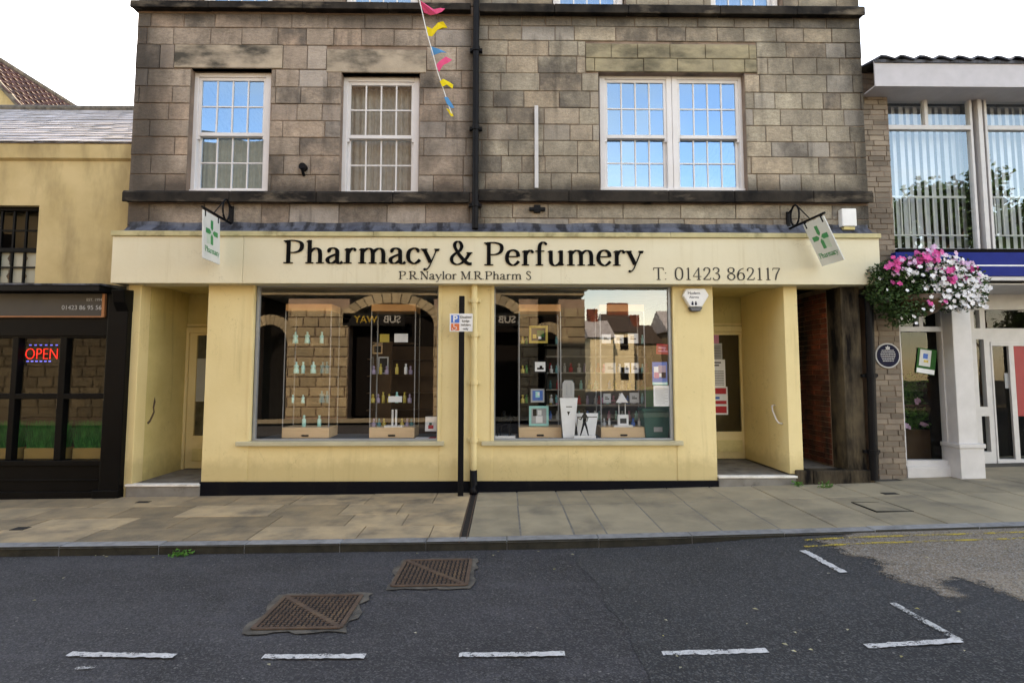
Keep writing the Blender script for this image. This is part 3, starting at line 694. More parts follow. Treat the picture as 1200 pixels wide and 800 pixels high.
# fascia, coping, lead, soffit
YA = 7.42
fx0, fxj, fx1 = X(131, YA, 300), X(285, YA, 300), X(1031, YA, 300); fz0, fz1 = Z(332.5, YA), Z(278, YA)
m = MB(); m.box(fx0, fxj - .002, YA, YS - .001, fz0, fz1); m.box(fxj + .002, fx1, YA + .001, YS - .001, fz0, fz1)
fas = m.build('fascia', M['fascia'], ph, bevel=.004)
m = MB(); x = fx0 - .015; rr = random.Random(2)
while x < fx1 + .01:
    l = min(rr.uniform(1.2, 2.2), fx1 + .015 - x); e = rr.uniform(-.003, .003)
    m.box(x, x + l - .002, YA - .03 + e, YS - .002, fz1, Z(272.5, YA) + e); x += l
m.build('coping', M['coping'], ph, bevel=.006)
m = MB(); n = 90; z1 = Z(262, YS - .02); z0 = Z(272, YA)
rows = []
for i in range(n + 1):
    q = xl + .05 + (xr - xl - .1) * i / n; e = .008 * math.sin(i * .7) + rr.uniform(-.004, .004)
    rows.append([(q, YA + .02, z0 + .004), (q, YA + .16, z0 + .05 + e), (q, YS - .045, z1 - .05 + e), (q, YS - .035, z1 + e)])
for p, q in zip(rows, rows[1:]):
    for k in range(3): m.quad(p[k], q[k], q[k + 1], p[k + 1])
m.build('lead_flashing', M['lead'], ph)
box(fx0 + .01, fx1 - .01, YA + .01, YF + .3, fz0 + .004, fz0 + .03).build('soffit', M['cream_dirty'], ph)
# recesses -----------------------------------------------------
def recess(x0, x1, yb, zfl, dx0, dx1, zh, glass_rect, papers=False):
    """entrance recess with its door in the back wall"""
    box(x0 - .05, x0, YF + .221, yb, zfl - .3, CE).build('recess_wall', M['cream_dirty'], ph)
    if x1 < 3: box(x1, x1 + .05, YF + .221, yb, zfl - .3, CE).build('recess_wall', M['cream_dirty'], ph)
    box(x0 - .05, x1 + .05, YF + .3, yb + .1, CE - .004, CE + .05).build('recess_ceiling', M['cream_dirty'], ph)
    panel(x0, x1, zfl - .2, CE, yb, yb + .1, [(dx0, dx1, zfl - .1, zh)]).build('recess_back_wall', M['cream_dirty'], ph)
    fr = MB(); fr.box(dx0 - .05, dx0 + .02, yb - .025, yb + .06, zfl, zh + .05).box(dx1 - .02, dx1 + .05, yb - .025, yb + .06, zfl, zh + .05).box(dx0 + .02, dx1 - .02, yb - .025, yb + .06, zh - .03, zh + .05)
    fr.box(x0 + .01, x1 - .01, yb - .04, yb - .002, zh + .07, zh + .1)
    fr.build('door_frame', M['cream'], ph, bevel=.004)
    d = panel(dx0 + .022, dx1 - .022, zfl + .01, zh - .032, yb + .01, yb + .05, [glass_rect]).build('door', M['cream'], ph, bevel=.004)
    q = MB(); q.quad((glass_rect[0], yb + .03, glass_rect[2]), (glass_rect[1], yb + .03, glass_rect[2]), (glass_rect[1], yb + .03, glass_rect[3]), (glass_rect[0], yb + .03, glass_rect[3])); q.build('door_glass', M['glass_shop'], d)
    q = MB(); q.box(glass_rect[0] - .0, glass_rect[1], yb - .005, yb + .008, zfl + .12, zfl + .30); q.build('kick_panel', M['cream_dirty'], d, bevel=.004)
    return d
zl_ = Z(565.5, YF); zr_ = Z(557.5, YF)
xL0, xL1 = XS(160), XS(240)
dl = recess(xL0, xL1, 8.75, zl_, X(219, 8.75), X(219, 8.75) + .85, Z(388, 8.75), (X(229, 8.75), X(229, 8.75) + .60, Z(510, 8.75), Z(393, 8.75)))
xR0, xR1 = XS(838), XS(922)
dr = recess(xR0, xR1, 9.0, zr_, X(874, 9.0) - .86, X(874, 9.0), Z(386, 9.0), (X(868, 9) - .62, X(868, 9), Z(506, 9), Z(392, 9)))
for (a, b, z, mt) in ((155, 240.5, zl_, 'step_white'), (838.5, 929, zr_, 'step_white')):
    st = box(XS(a), XS(b) , YF - .035, 9.2, -.3, z - .03).build('step', M['step'], ph, bevel=.012)
    box(XS(a) - .005, XS(b), YF - .05, YF + .06, z - .028, z).build('step_edge', M[mt], ph, bevel=.006)
    box(XS(a), XS(b), YF + .062, 9.2, z - .029, z - .004).build('step_tread', M['step'], ph)
# peeling patch and grab handle inside the recesses
m = MB(); px_ = [(-.12, 0), (-.06, .03), (0, .10), (.05, .17), (.03, .24), (.06, .33), (.03, .40), (.01, .33), (-.01, .25), (.01, .18), (-.04, .12), (-.09, .06), (-.15, .03)]
m.prism([(7.98 + a * .8, .88 + b * .9) for a, b in px_], xL0 - .001, xL0 + .003, 'x'); m.build('peeled_patch', M['rust'], ph)
hx = xR1 - .001
m = MB(); m.tube([(hx, 7.95, 1.13), (hx - .05, 7.94, 1.12), (hx - .06, 7.9, 1.05), (hx - .06, 7.8, .94), (hx - .05, 7.76, .90), (hx, 7.75, .89)], .011, 8); m.build('grab_handle', M['white'], ph, smooth=True)
# passage
xp0, xp1, xp2 = XS(938), XS(990), XS(1012)
zpa = Z(551, YF)
box(xp1, xp2, YF + .01, YF + .35, zpa - .3, CE + .02).build('passage_jamb', M['jamb'], ph, bevel=.006)
m = MB(); zz = [zpa + .073 * i for i in range(int((CE - zpa) / .073) + 2)]
m.box(xp1, xp1 + .2, YF + .35, 13.8, zpa - .1, CE)
rb = random.Random(4)
m2 = MB(); ashlar(m2, YF + .36, 13.7, [z for z in zz if z < CE], xp1 + .002, [], .20, .235, gap=.005, ch=.004, depth=.012, rnd=rb, axis='x')
m.build('passage_wall', M['mortar'], ph); m2.build('passage_brickwork', M['rbrick'], ph)
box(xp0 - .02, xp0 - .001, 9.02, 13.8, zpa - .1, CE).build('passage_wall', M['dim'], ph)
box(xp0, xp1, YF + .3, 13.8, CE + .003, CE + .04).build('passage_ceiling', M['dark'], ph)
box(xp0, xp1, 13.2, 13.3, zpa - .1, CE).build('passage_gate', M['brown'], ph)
box(xp0 - .12, xp0 + .10, YF - .05, YF + .35, -.3, Z(551, YF) - .0).build('passage_kerb_block', M['jamb'], ph, bevel=.015)
box(xp0 + .103, XS(1017), YF - .06, YF + .14, -.3, zpa + .0).build('passage_step', M['jamb'], ph, bevel=.015)
box(xp0, xp1, YF + .142, 13.8, -.3, zpa - .02).build('passage_floor', M['step'], ph)
# ---- shop interior
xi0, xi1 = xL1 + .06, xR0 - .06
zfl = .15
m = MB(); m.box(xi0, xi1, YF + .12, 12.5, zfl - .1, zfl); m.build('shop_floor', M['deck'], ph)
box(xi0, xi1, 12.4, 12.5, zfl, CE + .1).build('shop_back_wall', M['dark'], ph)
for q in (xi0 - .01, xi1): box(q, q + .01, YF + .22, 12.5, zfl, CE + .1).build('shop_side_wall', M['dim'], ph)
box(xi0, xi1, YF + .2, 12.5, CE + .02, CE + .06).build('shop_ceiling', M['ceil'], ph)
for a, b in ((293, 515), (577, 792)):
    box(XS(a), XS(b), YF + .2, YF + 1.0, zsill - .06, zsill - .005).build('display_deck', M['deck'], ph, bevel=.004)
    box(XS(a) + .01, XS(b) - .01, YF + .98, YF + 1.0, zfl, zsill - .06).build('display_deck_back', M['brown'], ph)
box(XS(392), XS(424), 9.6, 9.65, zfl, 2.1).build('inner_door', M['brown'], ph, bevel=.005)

# ------------------------------------------------------------------ rainwater pipes etc (parts of the pharmacy)
def pipe(pts, r, collars, mat, name='downpipe', par=ph):
    m = MB(); m.tube(pts, r, 14)
    for z in collars:
        a, b = Vector(pts[0]), Vector(pts[-1]); t = (z - a.z) / (b.z - a.z); c = a.lerp(b, t)
        m.tube([(c.x, c.y, z - .03), (c.x, c.y, z + .03)], r * 1.28, 14)
        m.box(c.x - r * 2, c.x + r * 2, c.y + r * .3, c.y + r + .03, z - .02, z + .02)
    return m.build(name, M[mat], par, smooth=False)
yq = YS - .11
pipe([(X(556, yq), yq, TOP), (X(556, yq), yq, Z(268, yq))], .043, [Z(q, yq) for q in (-40, 58, 150, 240)], 'iron')
yq = YF - .075
pipe([(X(555.5, yq, 450), yq, CE + .0), (X(555.5, yq, 450), yq, Z(566, yq))], .038, [Z(q, yq) for q in (352, 392, 448, 515)], 'cream')
xq = X(555.5, yq, 450)
m = MB(); m.tube([(xq, yq, .32), (xq, yq, .14), (xq, yq - .03, .08), (xq, yq - .08, .035)], .048, 14); m.build('downpipe_shoe', M['iron'], ph, smooth=True)
yq = YF - .05
pipe([(X(1018, yq, 340), yq, CE), (X(1024, yq, 555), yq, zp(5.0) + .03)], .052, [Z(q, yq) for q in (345, 440, 530)], 'iron')
# white rod on the wall, small bracket, vent hole, white alarm box
rod = thing('wall_rod', 'thin white painted rod fixed upright on the sandstone wall', 'rod', (X(629, YS), YS, Z(222, YS)))
box(X(627, YS), X(631.5, YS), YS - .07, YS - .03, Z(222, YS), Z(126, YS)).build('bar', M['rod'], rod, bevel=.006)
for q in (140, 175, 210): box(X(628, YS), X(630.5, YS), YS - .03, YS + .0, Z(q, YS) - .015, Z(q, YS) + .015).build('fixing', M['iron'], rod)
bk = MB(); bx_, bz_ = X(630, YS), Z(246, YS); bk.box(bx_ - .11, bx_ + .11, YS - .075, YS - .03, bz_ - .025, bz_ + .02).box(bx_ - .045, bx_ + .045, YS - .07, YS, bz_ - .05, bz_ + .055)
bk.build('wall_bracket', M['iron'], label='small black iron bracket on the wall below the white rod', cat='bracket', bevel=.006)
vb = MB(); vx, vz = X(357, YS, 200), Z(199, YS)
vb.tube([(vx, YS - .10, vz), (vx, YS + .02, vz)], .05, 14); vb.tube([(vx, YS - .105, vz - .02), (vx, YS - .06, vz - .08), (vx, YS - .02, vz - .1)], .022, 8)
vb.build('vent_pipe', M['iron'], label='short black rusted vent pipe between the two left sash windows', cat='vent', smooth=False)
ab = thing('junction_box', 'white plastic box on the sooty wall right of the tilted pharmacy sign', 'box', (X(994, YS, 255), YS, Z(267, YS)))
box(X(986, YS - .1, 255), X(1003, YS - .1, 255), YS - .12, YS - .02, Z(264, YS - .1), Z(243, YS - .1)).build('cover', M['upvc'], ab, bevel=.012)
box(X(988, YS - .1, 255), X(1001, YS - .1, 255), YS - .11, YS - .02, Z(268, YS - .1), Z(264.3, YS - .1)).build('base', M['cream_dirty'], ab, bevel=.006)

# ------------------------------------------------------------------ tiled roofs
def tiles(m, o, u, s, ncol, nrow, tw, rh, th, rnd, ov=1.15, wav=0):
    """o eave corner, u unit along eave, s unit up slope"""
    o = Vector(o); u = Vector(u).normalized(); s = Vector(s).normalized(); nn = u.cross(s).normalized()
    if nn.z < 0: nn = -nn
    for j in range(nrow):
        off = (j % 2) * .5
        for i in range(ncol):
            a = (i - off) * tw; g = .004
            e = rnd.uniform(-.004, .004)
            p = o + u * a + s * (j * rh) + nn * (e)
            A = p + u * g; B = p + u * (tw - g); S = s * rh * ov
            if wav:
                mid = (A + B) / 2
                pts = [A, A.lerp(mid, .5) + nn * wav, mid + nn * wav * .4, B - nn * 0]
                top = [q + S for q in pts]
                for k in range(3):
                    m.quad(pts[k] + nn * th, pts[k + 1] + nn * th, top[k + 1], top[k])
                    m.quad(pts[k], pts[k + 1], pts[k + 1] + nn * th, pts[k] + nn * th)
            else:
                m.quad(A + nn * th, B + nn * th, B + S, A + S); m.quad(A, B, B + nn * th, A + nn * th)
    return m

# ------------------------------------------------------------------ ochre rendered house at the left, with the black shopfront
YH = 7.85; xe = xl - .012
oh = thing('rendered_house', 'low ochre rendered house with slate roof above a black shopfront', 'house', (-9, 8, 0))
ze = Z(190, YH); ze1 = Z(172, YH)
uw = (X(-60, YH, 290), X(43, YH, 290), Z(334, YH), Z(243, YH))
panel(-14, xe, 2.3, ze, YH, YH + .3, [uw]).build('wall', M['render'], oh)
m = MB(); m.prism([(YH - .001, ze - .02), (YH - .045, ze + .01), (YH - .06, ze1 - .03), (YH - .04, ze1), (YH + .3, ze1), (YH + .3, ze)], -14, xe, 'x'); m.build('cornice_band', M['render'], oh)
m = MB(); sv = Vector((0, math.cos(R(30)), math.sin(R(30))))
tiles(m, (-14, YH - .08, ze1 + .005), (1, 0, 0), sv, 31, 17, .30, .285, .012, random.Random(6))
bmesh.ops.delete(m.bm, geom=[v for v in m.bm.verts if v.co.x > xe + .0], context='VERTS') if False else None
for v in m.bm.verts: v.co.x = min(v.co.x, xe)
m.build('slate_roof', M['slate'], oh)
yr = YH - .08 + math.cos(R(30)) * 17 * .285; zrg = ze1 + math.sin(R(30)) * 17 * .285
m = MB(); m.prism([(YH - .07, ze1 - .01), (yr, zrg - .02), (yr + 4.6, ze1 - .01)], -14, xe, 'x'); m.build('roof_frame', M['slate'], oh)
m = MB(); m.tube([(-14, yr, zrg + .01), (xe, yr, zrg + .01)], .09, 10); m.build('ridge_tiles', M['concrete'], oh)
m = MB(); m.box(-14, -13.8, YH + .3, 16, -.5, ze1); m.box(-14, xe, 16, 16.3, -.5, ze1); m.box(-13.8, xe, YH + .3, 16, 2.4, 2.5); m.build('wall', M['render'], oh)
# upper leaded window
wx0, wx1, wz0, wz1 = uw; yw = YH + .08
zmid = Z(293, YH)
m = MB(); t = .05
m.box(wx0, wx1, yw, yw + .1, wz1 - t, wz1).box(wx1 - t, wx1, yw, yw + .1, wz0, wz1 - t).box(wx0, wx0 + t, yw, yw + .1, wz0, wz1 - t).box(wx0 + t, wx1 - t, yw + .01, yw + .09, zmid - .03, zmid + .03)
m.box(wx0 + t, wx1 - t, yw, yw + .1, wz0, wz0 + .03)
win = m.build('leaded_window', M['black'], oh, bevel=.004)
m = MB(); pw = (X(43, YH) - X(24, YH)) * .98; q = wx1 - t
k = 0
while q > wx0 + t:
    m.box(q - .012, q + .012, yw + .02, yw + .05, wz0 + .03, wz1 - t); q -= (X(31, YH) - X(16, YH)) if k else (X(37, YH) - X(19.5, YH)); k += 1
for zz_ in (Z(270, YH), Z(313, YH)): m.box(wx0 + t, wx1 - t, yw + .021, yw + .049, zz_ - .01, zz_ + .01)
m.build('glazing_bars', M['black'], win)
m = MB(); m.quad((wx0 + t, yw + .035, wz0), (wx1 - t, yw + .035, wz0), (wx1 - t, yw + .035, wz1), (wx0 + t, yw + .035, wz1)); m.build('glass', M['glass_dim'], win)
box(wx0 + t, wx1 - t, yw + .06, yw + .07, wz0 + .03, zmid - .03).build('obscured_pane', flat('milky leaded glass', (.42, .41, .36), .5), win)
for i, cx_ in enumerate((11, 29, -8)):
    for zc in (302, 323):
        m = MB()
        cx = X(cx_, YH); cz = Z(zc, YH)
        m.ngon([(cx - .035, yw + .057, cz), (cx, yw + .057, cz - .06), (cx + .035, yw + .057, cz), (cx, yw + .057, cz + .06)]); m.box(cx - .006, cx + .006, yw + .056, yw + .0565, cz - .09, cz + .09); m.build('leaded_motif', M['rust'], win)
box(-13.8, xe, 11, 11.1, 2.5, ze1).build('room_wall', M['brown'], oh)
# black shopfront
YB = 7.55
XB = lambda p: X(p, YB, 450)
xs1 = XB(148)
zc0, zc1 = Z(342, YB - .2), Z(335, YB - .2)
box(-12, xs1 - .28, YB - .20, YH, zc0, zc1).build('shop_cornice', M['iron'], oh, bevel=.008)
m = MB(); m.prism([(YB - .21, zc1 + .001), (YB - .21, zc1 + .02), (YH, zc1 + .06), (YH, zc1)], -12, xs1 - .26, 'x'); m.build('cornice_lead', M['lead'], oh)
box(-12, XB(124), YB, YH, Z(394, YB), zc0 - .002).build('shop_fascia', M['black'], oh, bevel=.004)
box(XB(124) + .001, xs1, YB - .04, YH, -.3, Z(346, YB)).build('shop_pilaster', M['black'], oh, bevel=.01)
m = MB(); m.prism([(YB - .04, Z(366, YB)), (YB - .12, Z(356, YB)), (YB - .16, Z(342, YB)), (YB + .1, Z(340, YB)), (YB + .1, Z(366, YB))], XB(134), xs1 + .005, 'x'); m.build('console_bracket', M['black'], oh, bevel=.012)
box(XB(118), xs1 + .005, YB - .06, YH, -.3, Z(572, YB)).build('pilaster_base', M['black'], oh, bevel=.01)
zt, zmr, zbr = Z(393, YB), Z(464, YB), Z(538, YB)
m = MB()
mul = [(124, 133), (66, 74), (10, 17), (-48, -40), (-106, -98), (-164, -156), (-222, -214), (-280, -272)]
for a, b in mul: m.box(XB(a), XB(b), YB + .02, YB + .12, zbr, zt)
m.box(-12, XB(124), YB + .021, YB + .119, zmr - .035, zmr + .035).box(-12, XB(124), YB + .021, YB + .119, zt - .04, zt + .001)
m.box(-12, XB(124), YB - .03, YB + .15, Z(544, YB), zbr)
wf = m.build('shop_window_frame', M['black'], oh, bevel=.006)
m = MB(); m.quad((-12, YB + .08, zbr), (XB(128), YB + .08, zbr), (XB(128), YB + .08, zt), (-12, YB + .08, zt)); m.build('glass', M['glass_dim'], wf)
box(-12, XB(124), YB + .005, YH, -.4, Z(544, YB)).build('stall_riser', M['black'], oh)
m = MB(); m.box(-12, XB(122), YB - .012, YB + .004, Z(561, YB) - .012, Z(561, YB) + .012); m.box(-12, XB(122), YB - .04, YB + .004, -.3, Z(574, YB)); m.build('stall_moulding', M['black'], oh, bevel=.005)
box(-12, XB(150), 10.5, 10.6, -.2, 2.6).build('shop_back_wall', surf('shop back wall', (.045, .038, .03), (.03, .026, .02), 2, .8, 20, .1), oh)
box(-12, XB(150), YB + .2, 10.5, 0, .02).build('shop_floor', M['brown'], oh)
box(-12, XB(150), YB + .2, 10.5, 2.38, 2.399).build('shop_ceiling', M['ceil'], oh)
box(XB(139), XB(141), YB + .3, 10.5, 0, 2.38).build('shop_side_wall', M['dim'], oh)

# red roofed gable house behind
gh = thing('gable_house', 'distant house with dark red tiled gable roof behind the slate roof', 'house', (-13.5, 17, 0))
yg = 14.2; gx, gz = W(-50, 43, yg); run = 4.0; pit = R(47); gze = gz - run * math.tan(pit)
m = MB(); m.prism([(gx - run, -.5), (gx + run, -.5), (gx + run, gze), (gx, gz - .05), (gx - run, gze)], yg + .15, 26, 'y'); m.build('wall', M['render'], gh)
m = MB()
for sg in (1, -1):
    sv = Vector((-sg * math.cos(pit), 0, math.sin(pit)))
    tiles(m, (gx + sg * (run + .15), yg, gze - .15 * math.tan(pit) + .03), (0, 1, 0), sv, 50, 23, .24, .262, .03, random.Random(3), wav=.03)
m.build('tiled_roof', M['pantile'], gh)
m = MB(); m.tube([(gx, yg - .05, gz + .06), (gx, 26, gz + .06)], .09, 10); m.build('ridge_tiles', M['concrete'], gh)
m = MB()
for sg in (1, -1):
    a = Vector((gx, yg - .02, gz)); b = Vector((gx + sg * (run + .1), yg - .02, gze - .1 * math.tan(pit)))
    m.tube([a, b], .07, 6)
m.build('barge_board', M['concrete'], gh)

# ------------------------------------------------------------------ council building at the right
co = thing('council_building', 'modern brick and glass council building with blue sign band at right', 'building', (9, 8, .1))
YC = 7.80; xc0 = xr + .012; xc1 = X(1044, YC, 200); XE = 13.5
zsl = Z(291, YC); ztp = Z(103, YC); zso = Z(98, 7.48); zfa = Z(68, 7.48)
panel(xc0, xc1, -.4, ztp + .25, YC, YC + .25, []).build('brick_pier', M['mortar'], co)
m = MB(); n = int((ztp + .25 + .1) / .075); ashlar(m, xc0, xc1, [-.1 + .075 * i for i in range(n + 1)], YC, [], .2, .23, gap=.0045, ch=.003, depth=.01, rnd=random.Random(14)); m.build('pier_brickwork', M['cbrick'], co)
ya = YC + .06
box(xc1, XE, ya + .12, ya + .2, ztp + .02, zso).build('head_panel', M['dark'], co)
box(xc1 + .01, XE, ya - .02, ya + .01, ztp + .003, zso - .002).build('head_shadow_strip', M['dark'], co) if zso > ztp + .01 else box(xc1 + .01, XE, ya - .02, ya - .002, ztp - .01, ztp + .05).build('head_shade_strip', M['dark'], co)  # dark strip standing in for the shade gap under the eaves
def council_window(a, b, mull=True):
    x0, x1 = X(a, ya, 200), X(b, ya, 200); fw = .036; ztr = Z(146, ya)
    m = MB(); m.box(x0, x0 + fw, ya, ya + .08, zsl, ztp).box(x1 - fw, x1, ya, ya + .08, zsl, ztp).box(x0 + fw, x1 - fw, ya, ya + .08, ztp - fw * .8, ztp).box(x0 + fw, x1 - fw, ya, ya + .08, zsl, zsl + fw * .9)
    m.box(x0 + fw, x1 - fw, ya - .004, ya + .08, ztr - .035, ztr + .03)
    if mull: c = (x0 + x1) / 2 - .02; m.box(c - .02, c + .03, ya, ya + .07, ztr + .03, ztp - fw * .8)
    w_ = m.build('window', M['rod'], co, bevel=.004)
    m = MB(); m.quad((x0 + fw, ya + .04, zsl), (x1 - fw, ya + .04, zsl), (x1 - fw, ya + .04, ztp), (x0 + fw, ya + .04, ztp)); m.build('glass', M['glass_council'], w_)
    m = MB(); q = x0 + fw + .03; r = random.Random(int(a))
    while q < x1 - fw:
        t = r.uniform(.25, .55); l = .088
        m.quad((q, ya + .22, zsl + .08), (q + l * math.cos(t), ya + .22 + l * math.sin(t), zsl + .08), (q + l * math.cos(t), ya + .22 + l * math.sin(t), ztp), (q, ya + .22, ztp)); q += .108
    m.build('vertical_blind', M['blind'], w_, fix=False)
    m = MB(); zr1, zr0 = Z(226, ya), Z(271, ya)
    m.box(x0 + .06, x1 - .08, ya + .10, ya + .13, zr1 - .015, zr1 + .015)
    q = x0 + .16
    while q < x1 - .1: m.box(q - .009, q + .009, ya + .105, ya + .122, zr0, zr1 - .015); q += .118
    m.box(x0 + .06, x1 - .08, ya + .101, ya + .129, zr0 - .02, zr0)
    m.build('safety_rail', M['rod'], w_)
box(X(1143, ya, 200), X(1158.5, ya, 200), ya + .10, ya + .2, zsl, ztp + .02).build('dark_infill', M['dark'], co)
council_window(1037.5, 1143.5); council_window(1158, 1275); council_window(1283, 1400)
for a, b in ((1148.5, 1153.5), (1275.5, 1282.5)):
    box(X(a, ya, 200), X(b, ya, 200), ya - .03, ya + .12, zsl - .0, ztp + .04).build('mullion_post', M['rod'], co, bevel=.004)
m = MB(); x0 = xr + .0; m.box(x0 + .02, XE, 7.48, 7.50, zso, zfa); m.box(x0 + .02, XE, 7.50, ya + .3, zso + .001, zso + .02); m.build('eaves_fascia', M['fascia_grey'], co, bevel=.003)
box(x0 + .02, XE, 7.46, 7.479, zfa - .03, zfa + .012).build('eaves_trim', M['lead'], co)
m = MB(); n = 44; tw = .27
for i in range(n):
    a = x0 + .03 + i * tw * .98
    pts = [(a, zfa + .012), (a + tw * .2, zfa + .055), (a + tw * .45, zfa + .05), (a + tw * .8, zfa + .018), (a + tw * .97, zfa + .01)]
    lo = [(p[0], p[1] - .02) for p in pts[::-1]]
    m2_ = pts + lo
    A = [m.bm.verts.new((p[0], 7.42, p[1])) for p in m2_]; B = [m.bm.verts.new((p[0], 14, p[1] + 1.3)) for p in m2_]
    m.bm.faces.new(A); m.bm.faces.new(B[::-1])
    for k in range(len(A)): q = (k + 1) % len(A); m.bm.faces.new([A[k], B[k], B[q], A[q]])
m.build('tiled_roof', M['lead'], co)
box(xc1, XE, 12.5, 12.7, -.4, ztp + 2.2).build('back_wall', M['dim'], co)
box(xc1, XE, YC + .3, 12.5, ztp + .12, ztp + .16).build('office_ceiling', M['ceil'], co)
box(XE, XE + .2, YC, 12.7, -.4, zfa).build('side_wall', M['cbrick'], co)
box(xc1, XE, YC + .3, 12.5, zsl - .5, zsl - .3).build('floor_slab', M['ceil'], co)
# blue band
ysg = 7.62
xb0 = X(1050, ysg, 308); zbl0, zbl1 = Z(322, ysg), Z(294, ysg)
bs = thing('shop_sign', 'royal blue council sign band with thin white line above the entrance', 'sign', (xb0 + 3, ysg, zbl0))
box(xb0, XE, ysg, ysg + .1, zbl0, zbl1).build('panel', M['blue'], bs, bevel=.004)
box(xb0 + .05, XE - .05, ysg - .003, ysg - .001, Z(310.3, ysg), Z(308.8, ysg)).build('stripe', M['paper'], bs)
box(xb0 - .12, XE, ysg + .02, ysg + .16, zbl0 - .055, zbl0 - .002).build('sign_ledge', M['rod'], co, bevel=.003)
box(xc1 - .0, XE, ysg + .11, YC + .35, zbl0 - .08, zsl + .0).build('sign_backing', M['dark'], co)
box(xc1, XE, ysg + .12, 8.8, zbl0 - .10, zbl0 - .081).build('entrance_soffit', M['rod'], co)
# ground floor window
yg2 = YC + .04
def XG(p, py=450): return X(p, yg2, py)
zA, zB, zC = Z(548, yg2), Z(385, yg2), zbl0 - .1
x0, x1 = XG(1056), XG(1115)
m = MB(); m.box(x0, x0 + .03, yg2, yg2 + .1, zA, zC).box(x1 - .10, x1, yg2, yg2 + .1, zA, zC).box(x0 + .03, x1 - .1, yg2, yg2 + .1, zB - .035, zB + .035).box(x0 + .03, x1 - .1, yg2, yg2 + .1, zA, zA + .09)
m.box(XG(1081), XG(1086), yg2 + .003, yg2 + .09, zB + .035, zC)
m.box(x0, x1 - .1, yg2 - .03, yg2 + .05, zA - .005, zA + .02)
wg = m.build('ground_floor_window', M['rod'], co, bevel=.004)
m = MB(); m.quad((x0 + .03, yg2 + .06, zA + .09), (x1 - .1, yg2 + .06, zA + .09), (x1 - .1, yg2 + .06, zC), (x0 + .03, yg2 + .06, zC)); m.build('glass', M['glass_dim'], wg)
box(x0, x1 + .02, yg2 - .04, yg2 + .12, -.2, zA - .004).build('white_base', M['rod'], co, bevel=.005)
cx0, cx1 = X(1120, 7.66, 450), X(1142, 7.66, 450)
box(cx0, cx1, 7.66, YC + .14, .2, zbl0 - .1).build('column', M['rod'], co, bevel=.008)
m = MB(); m.box(cx0 - .025, cx1 + .045, 7.62, YC + .15, -.1, Z(526, 7.62)); m.box(cx0 - .04, cx1 + .06, 7.605, YC + .15, Z(526, 7.62), Z(521, 7.62)); m.build('column_base', M['rod'], co, bevel=.006)
# entrance screen
ye = 8.7
def XQ(p, py=450): return X(p, ye, py)
zf_ = Z(547, ye); za, zb, zc, zd, zh_ = Z(531, ye), Z(488, ye), Z(477, ye), Z(397, ye), Z(384, ye)
zi = Z(362, ye)
xA, xB, xC = XQ(1143), XQ(1162), XE
sc_ = panel(cx1, XE, zf_, zbl0 - .1, ye, ye + .08, [(XQ(1148), XQ(1157), zb + .01 - (zb - za) , zb), (XQ(1147), XQ(1156), zc, zd), (XQ(1146), XQ(1153), zh_, zi), (XQ(1163), XE - .2, zf_ + .1, Z(401, ye)), (XQ(1159), XE - .2, zh_, zi)]).build('entrance_screen', M['rod'], co)
m = MB(); m.quad((cx1, ye + .04, zf_), (XE, ye + .04, zf_), (XE, ye + .04, zi + .02), (cx1, ye + .04, zi + .02)); m.build('glass', M['glass_dim'], sc_)
m = MB()
for a, b in ((1163, 1165), (1184, 1190), (1212, 1218)): m.box(XQ(a), XQ(b), ye - .01, ye + .03, zf_ + .03, Z(401, ye))
m.box(XQ(1163), XE - .2, ye - .012, ye + .03, zf_ + .03, zf_ + .09).box(XQ(1163), XE - .2, ye - .012, ye + .03, Z(405, ye), Z(400, ye))
dd = m.build('entrance_door', M['rod'], co, bevel=.004)
box(XQ(1191), XQ(1211), ye + .005, ye + .02, Z(488, ye), Z(402, ye)).build('red_panel', M['redd'], dd)
box(cx1 - .02, XE, YC + .02, 9.3, -.2, zf_).build('entrance_floor', M['step'], co, bevel=.006)
box(xc1, cx1, YC + .3, YC + .32, -.3, zf_ + .2).build('inner_wall', M['dim'], co)
box(cx1 - .09, cx1 - .062, YC + .16, ye, 0, zbl0 - .1).build('side_shade_lining', M['dark'], co)  # black lining that paints interior shade over the pale side panel
box(cx1 - .06, cx1 - .04, YC + .16, ye, 0, zbl0 - .1).build('recess_side', M['rod'], co)
box(xc1, XE, 10.6, 10.7, 0, zbl0).build('hall_wall', M['dark'], co)
# ------------------------------------------------------------------ serif lettering drawn stroke by stroke (pen with thick verticals, thin horizontals)
def catmull(pts, n=9, closed=False):
    P = [Vector(p) for p in pts]; out = []
    N = len(P)
    for i in range(N if closed else N - 1):
        if closed: a, b, c, d = P[(i - 1) % N], P[i], P[(i + 1) % N], P[(i + 2) % N]
        else: a, b, c, d = P[max(i - 1, 0)], P[i], P[i + 1], P[min(i + 2, N - 1)]
        for k in range(n):
            t = k / n; out.append(.5 * ((2 * b) + (c - a) * t + (2 * a - 5 * b + 4 * c - d) * t * t + (3 * b - a - 3 * c + d) * t ** 3))
    out.append(P[0].copy() if closed else P[-1]); return out
def stem(x, a=0, b=1): return ('L', [(x, a), (x, b)], 'T')
def sf(x, y, w=.3): return ('F', x, y, w)
def ball(x, y, r=.06): return ('D', x, y, r)
def flag(x, y): return ('L', [(x - .12, y - .07), (x, y - .01)], 'N')
def sh(x, w=.41, a=.46): return [('S', [(x, a), (x + w * .27, a + .13), (x + w * .6, a + .19), (x + w * .9, a + .12), (x + w, a - .04)], None), stem(x + w, 0, a - .02), sf(x + w, 0)]
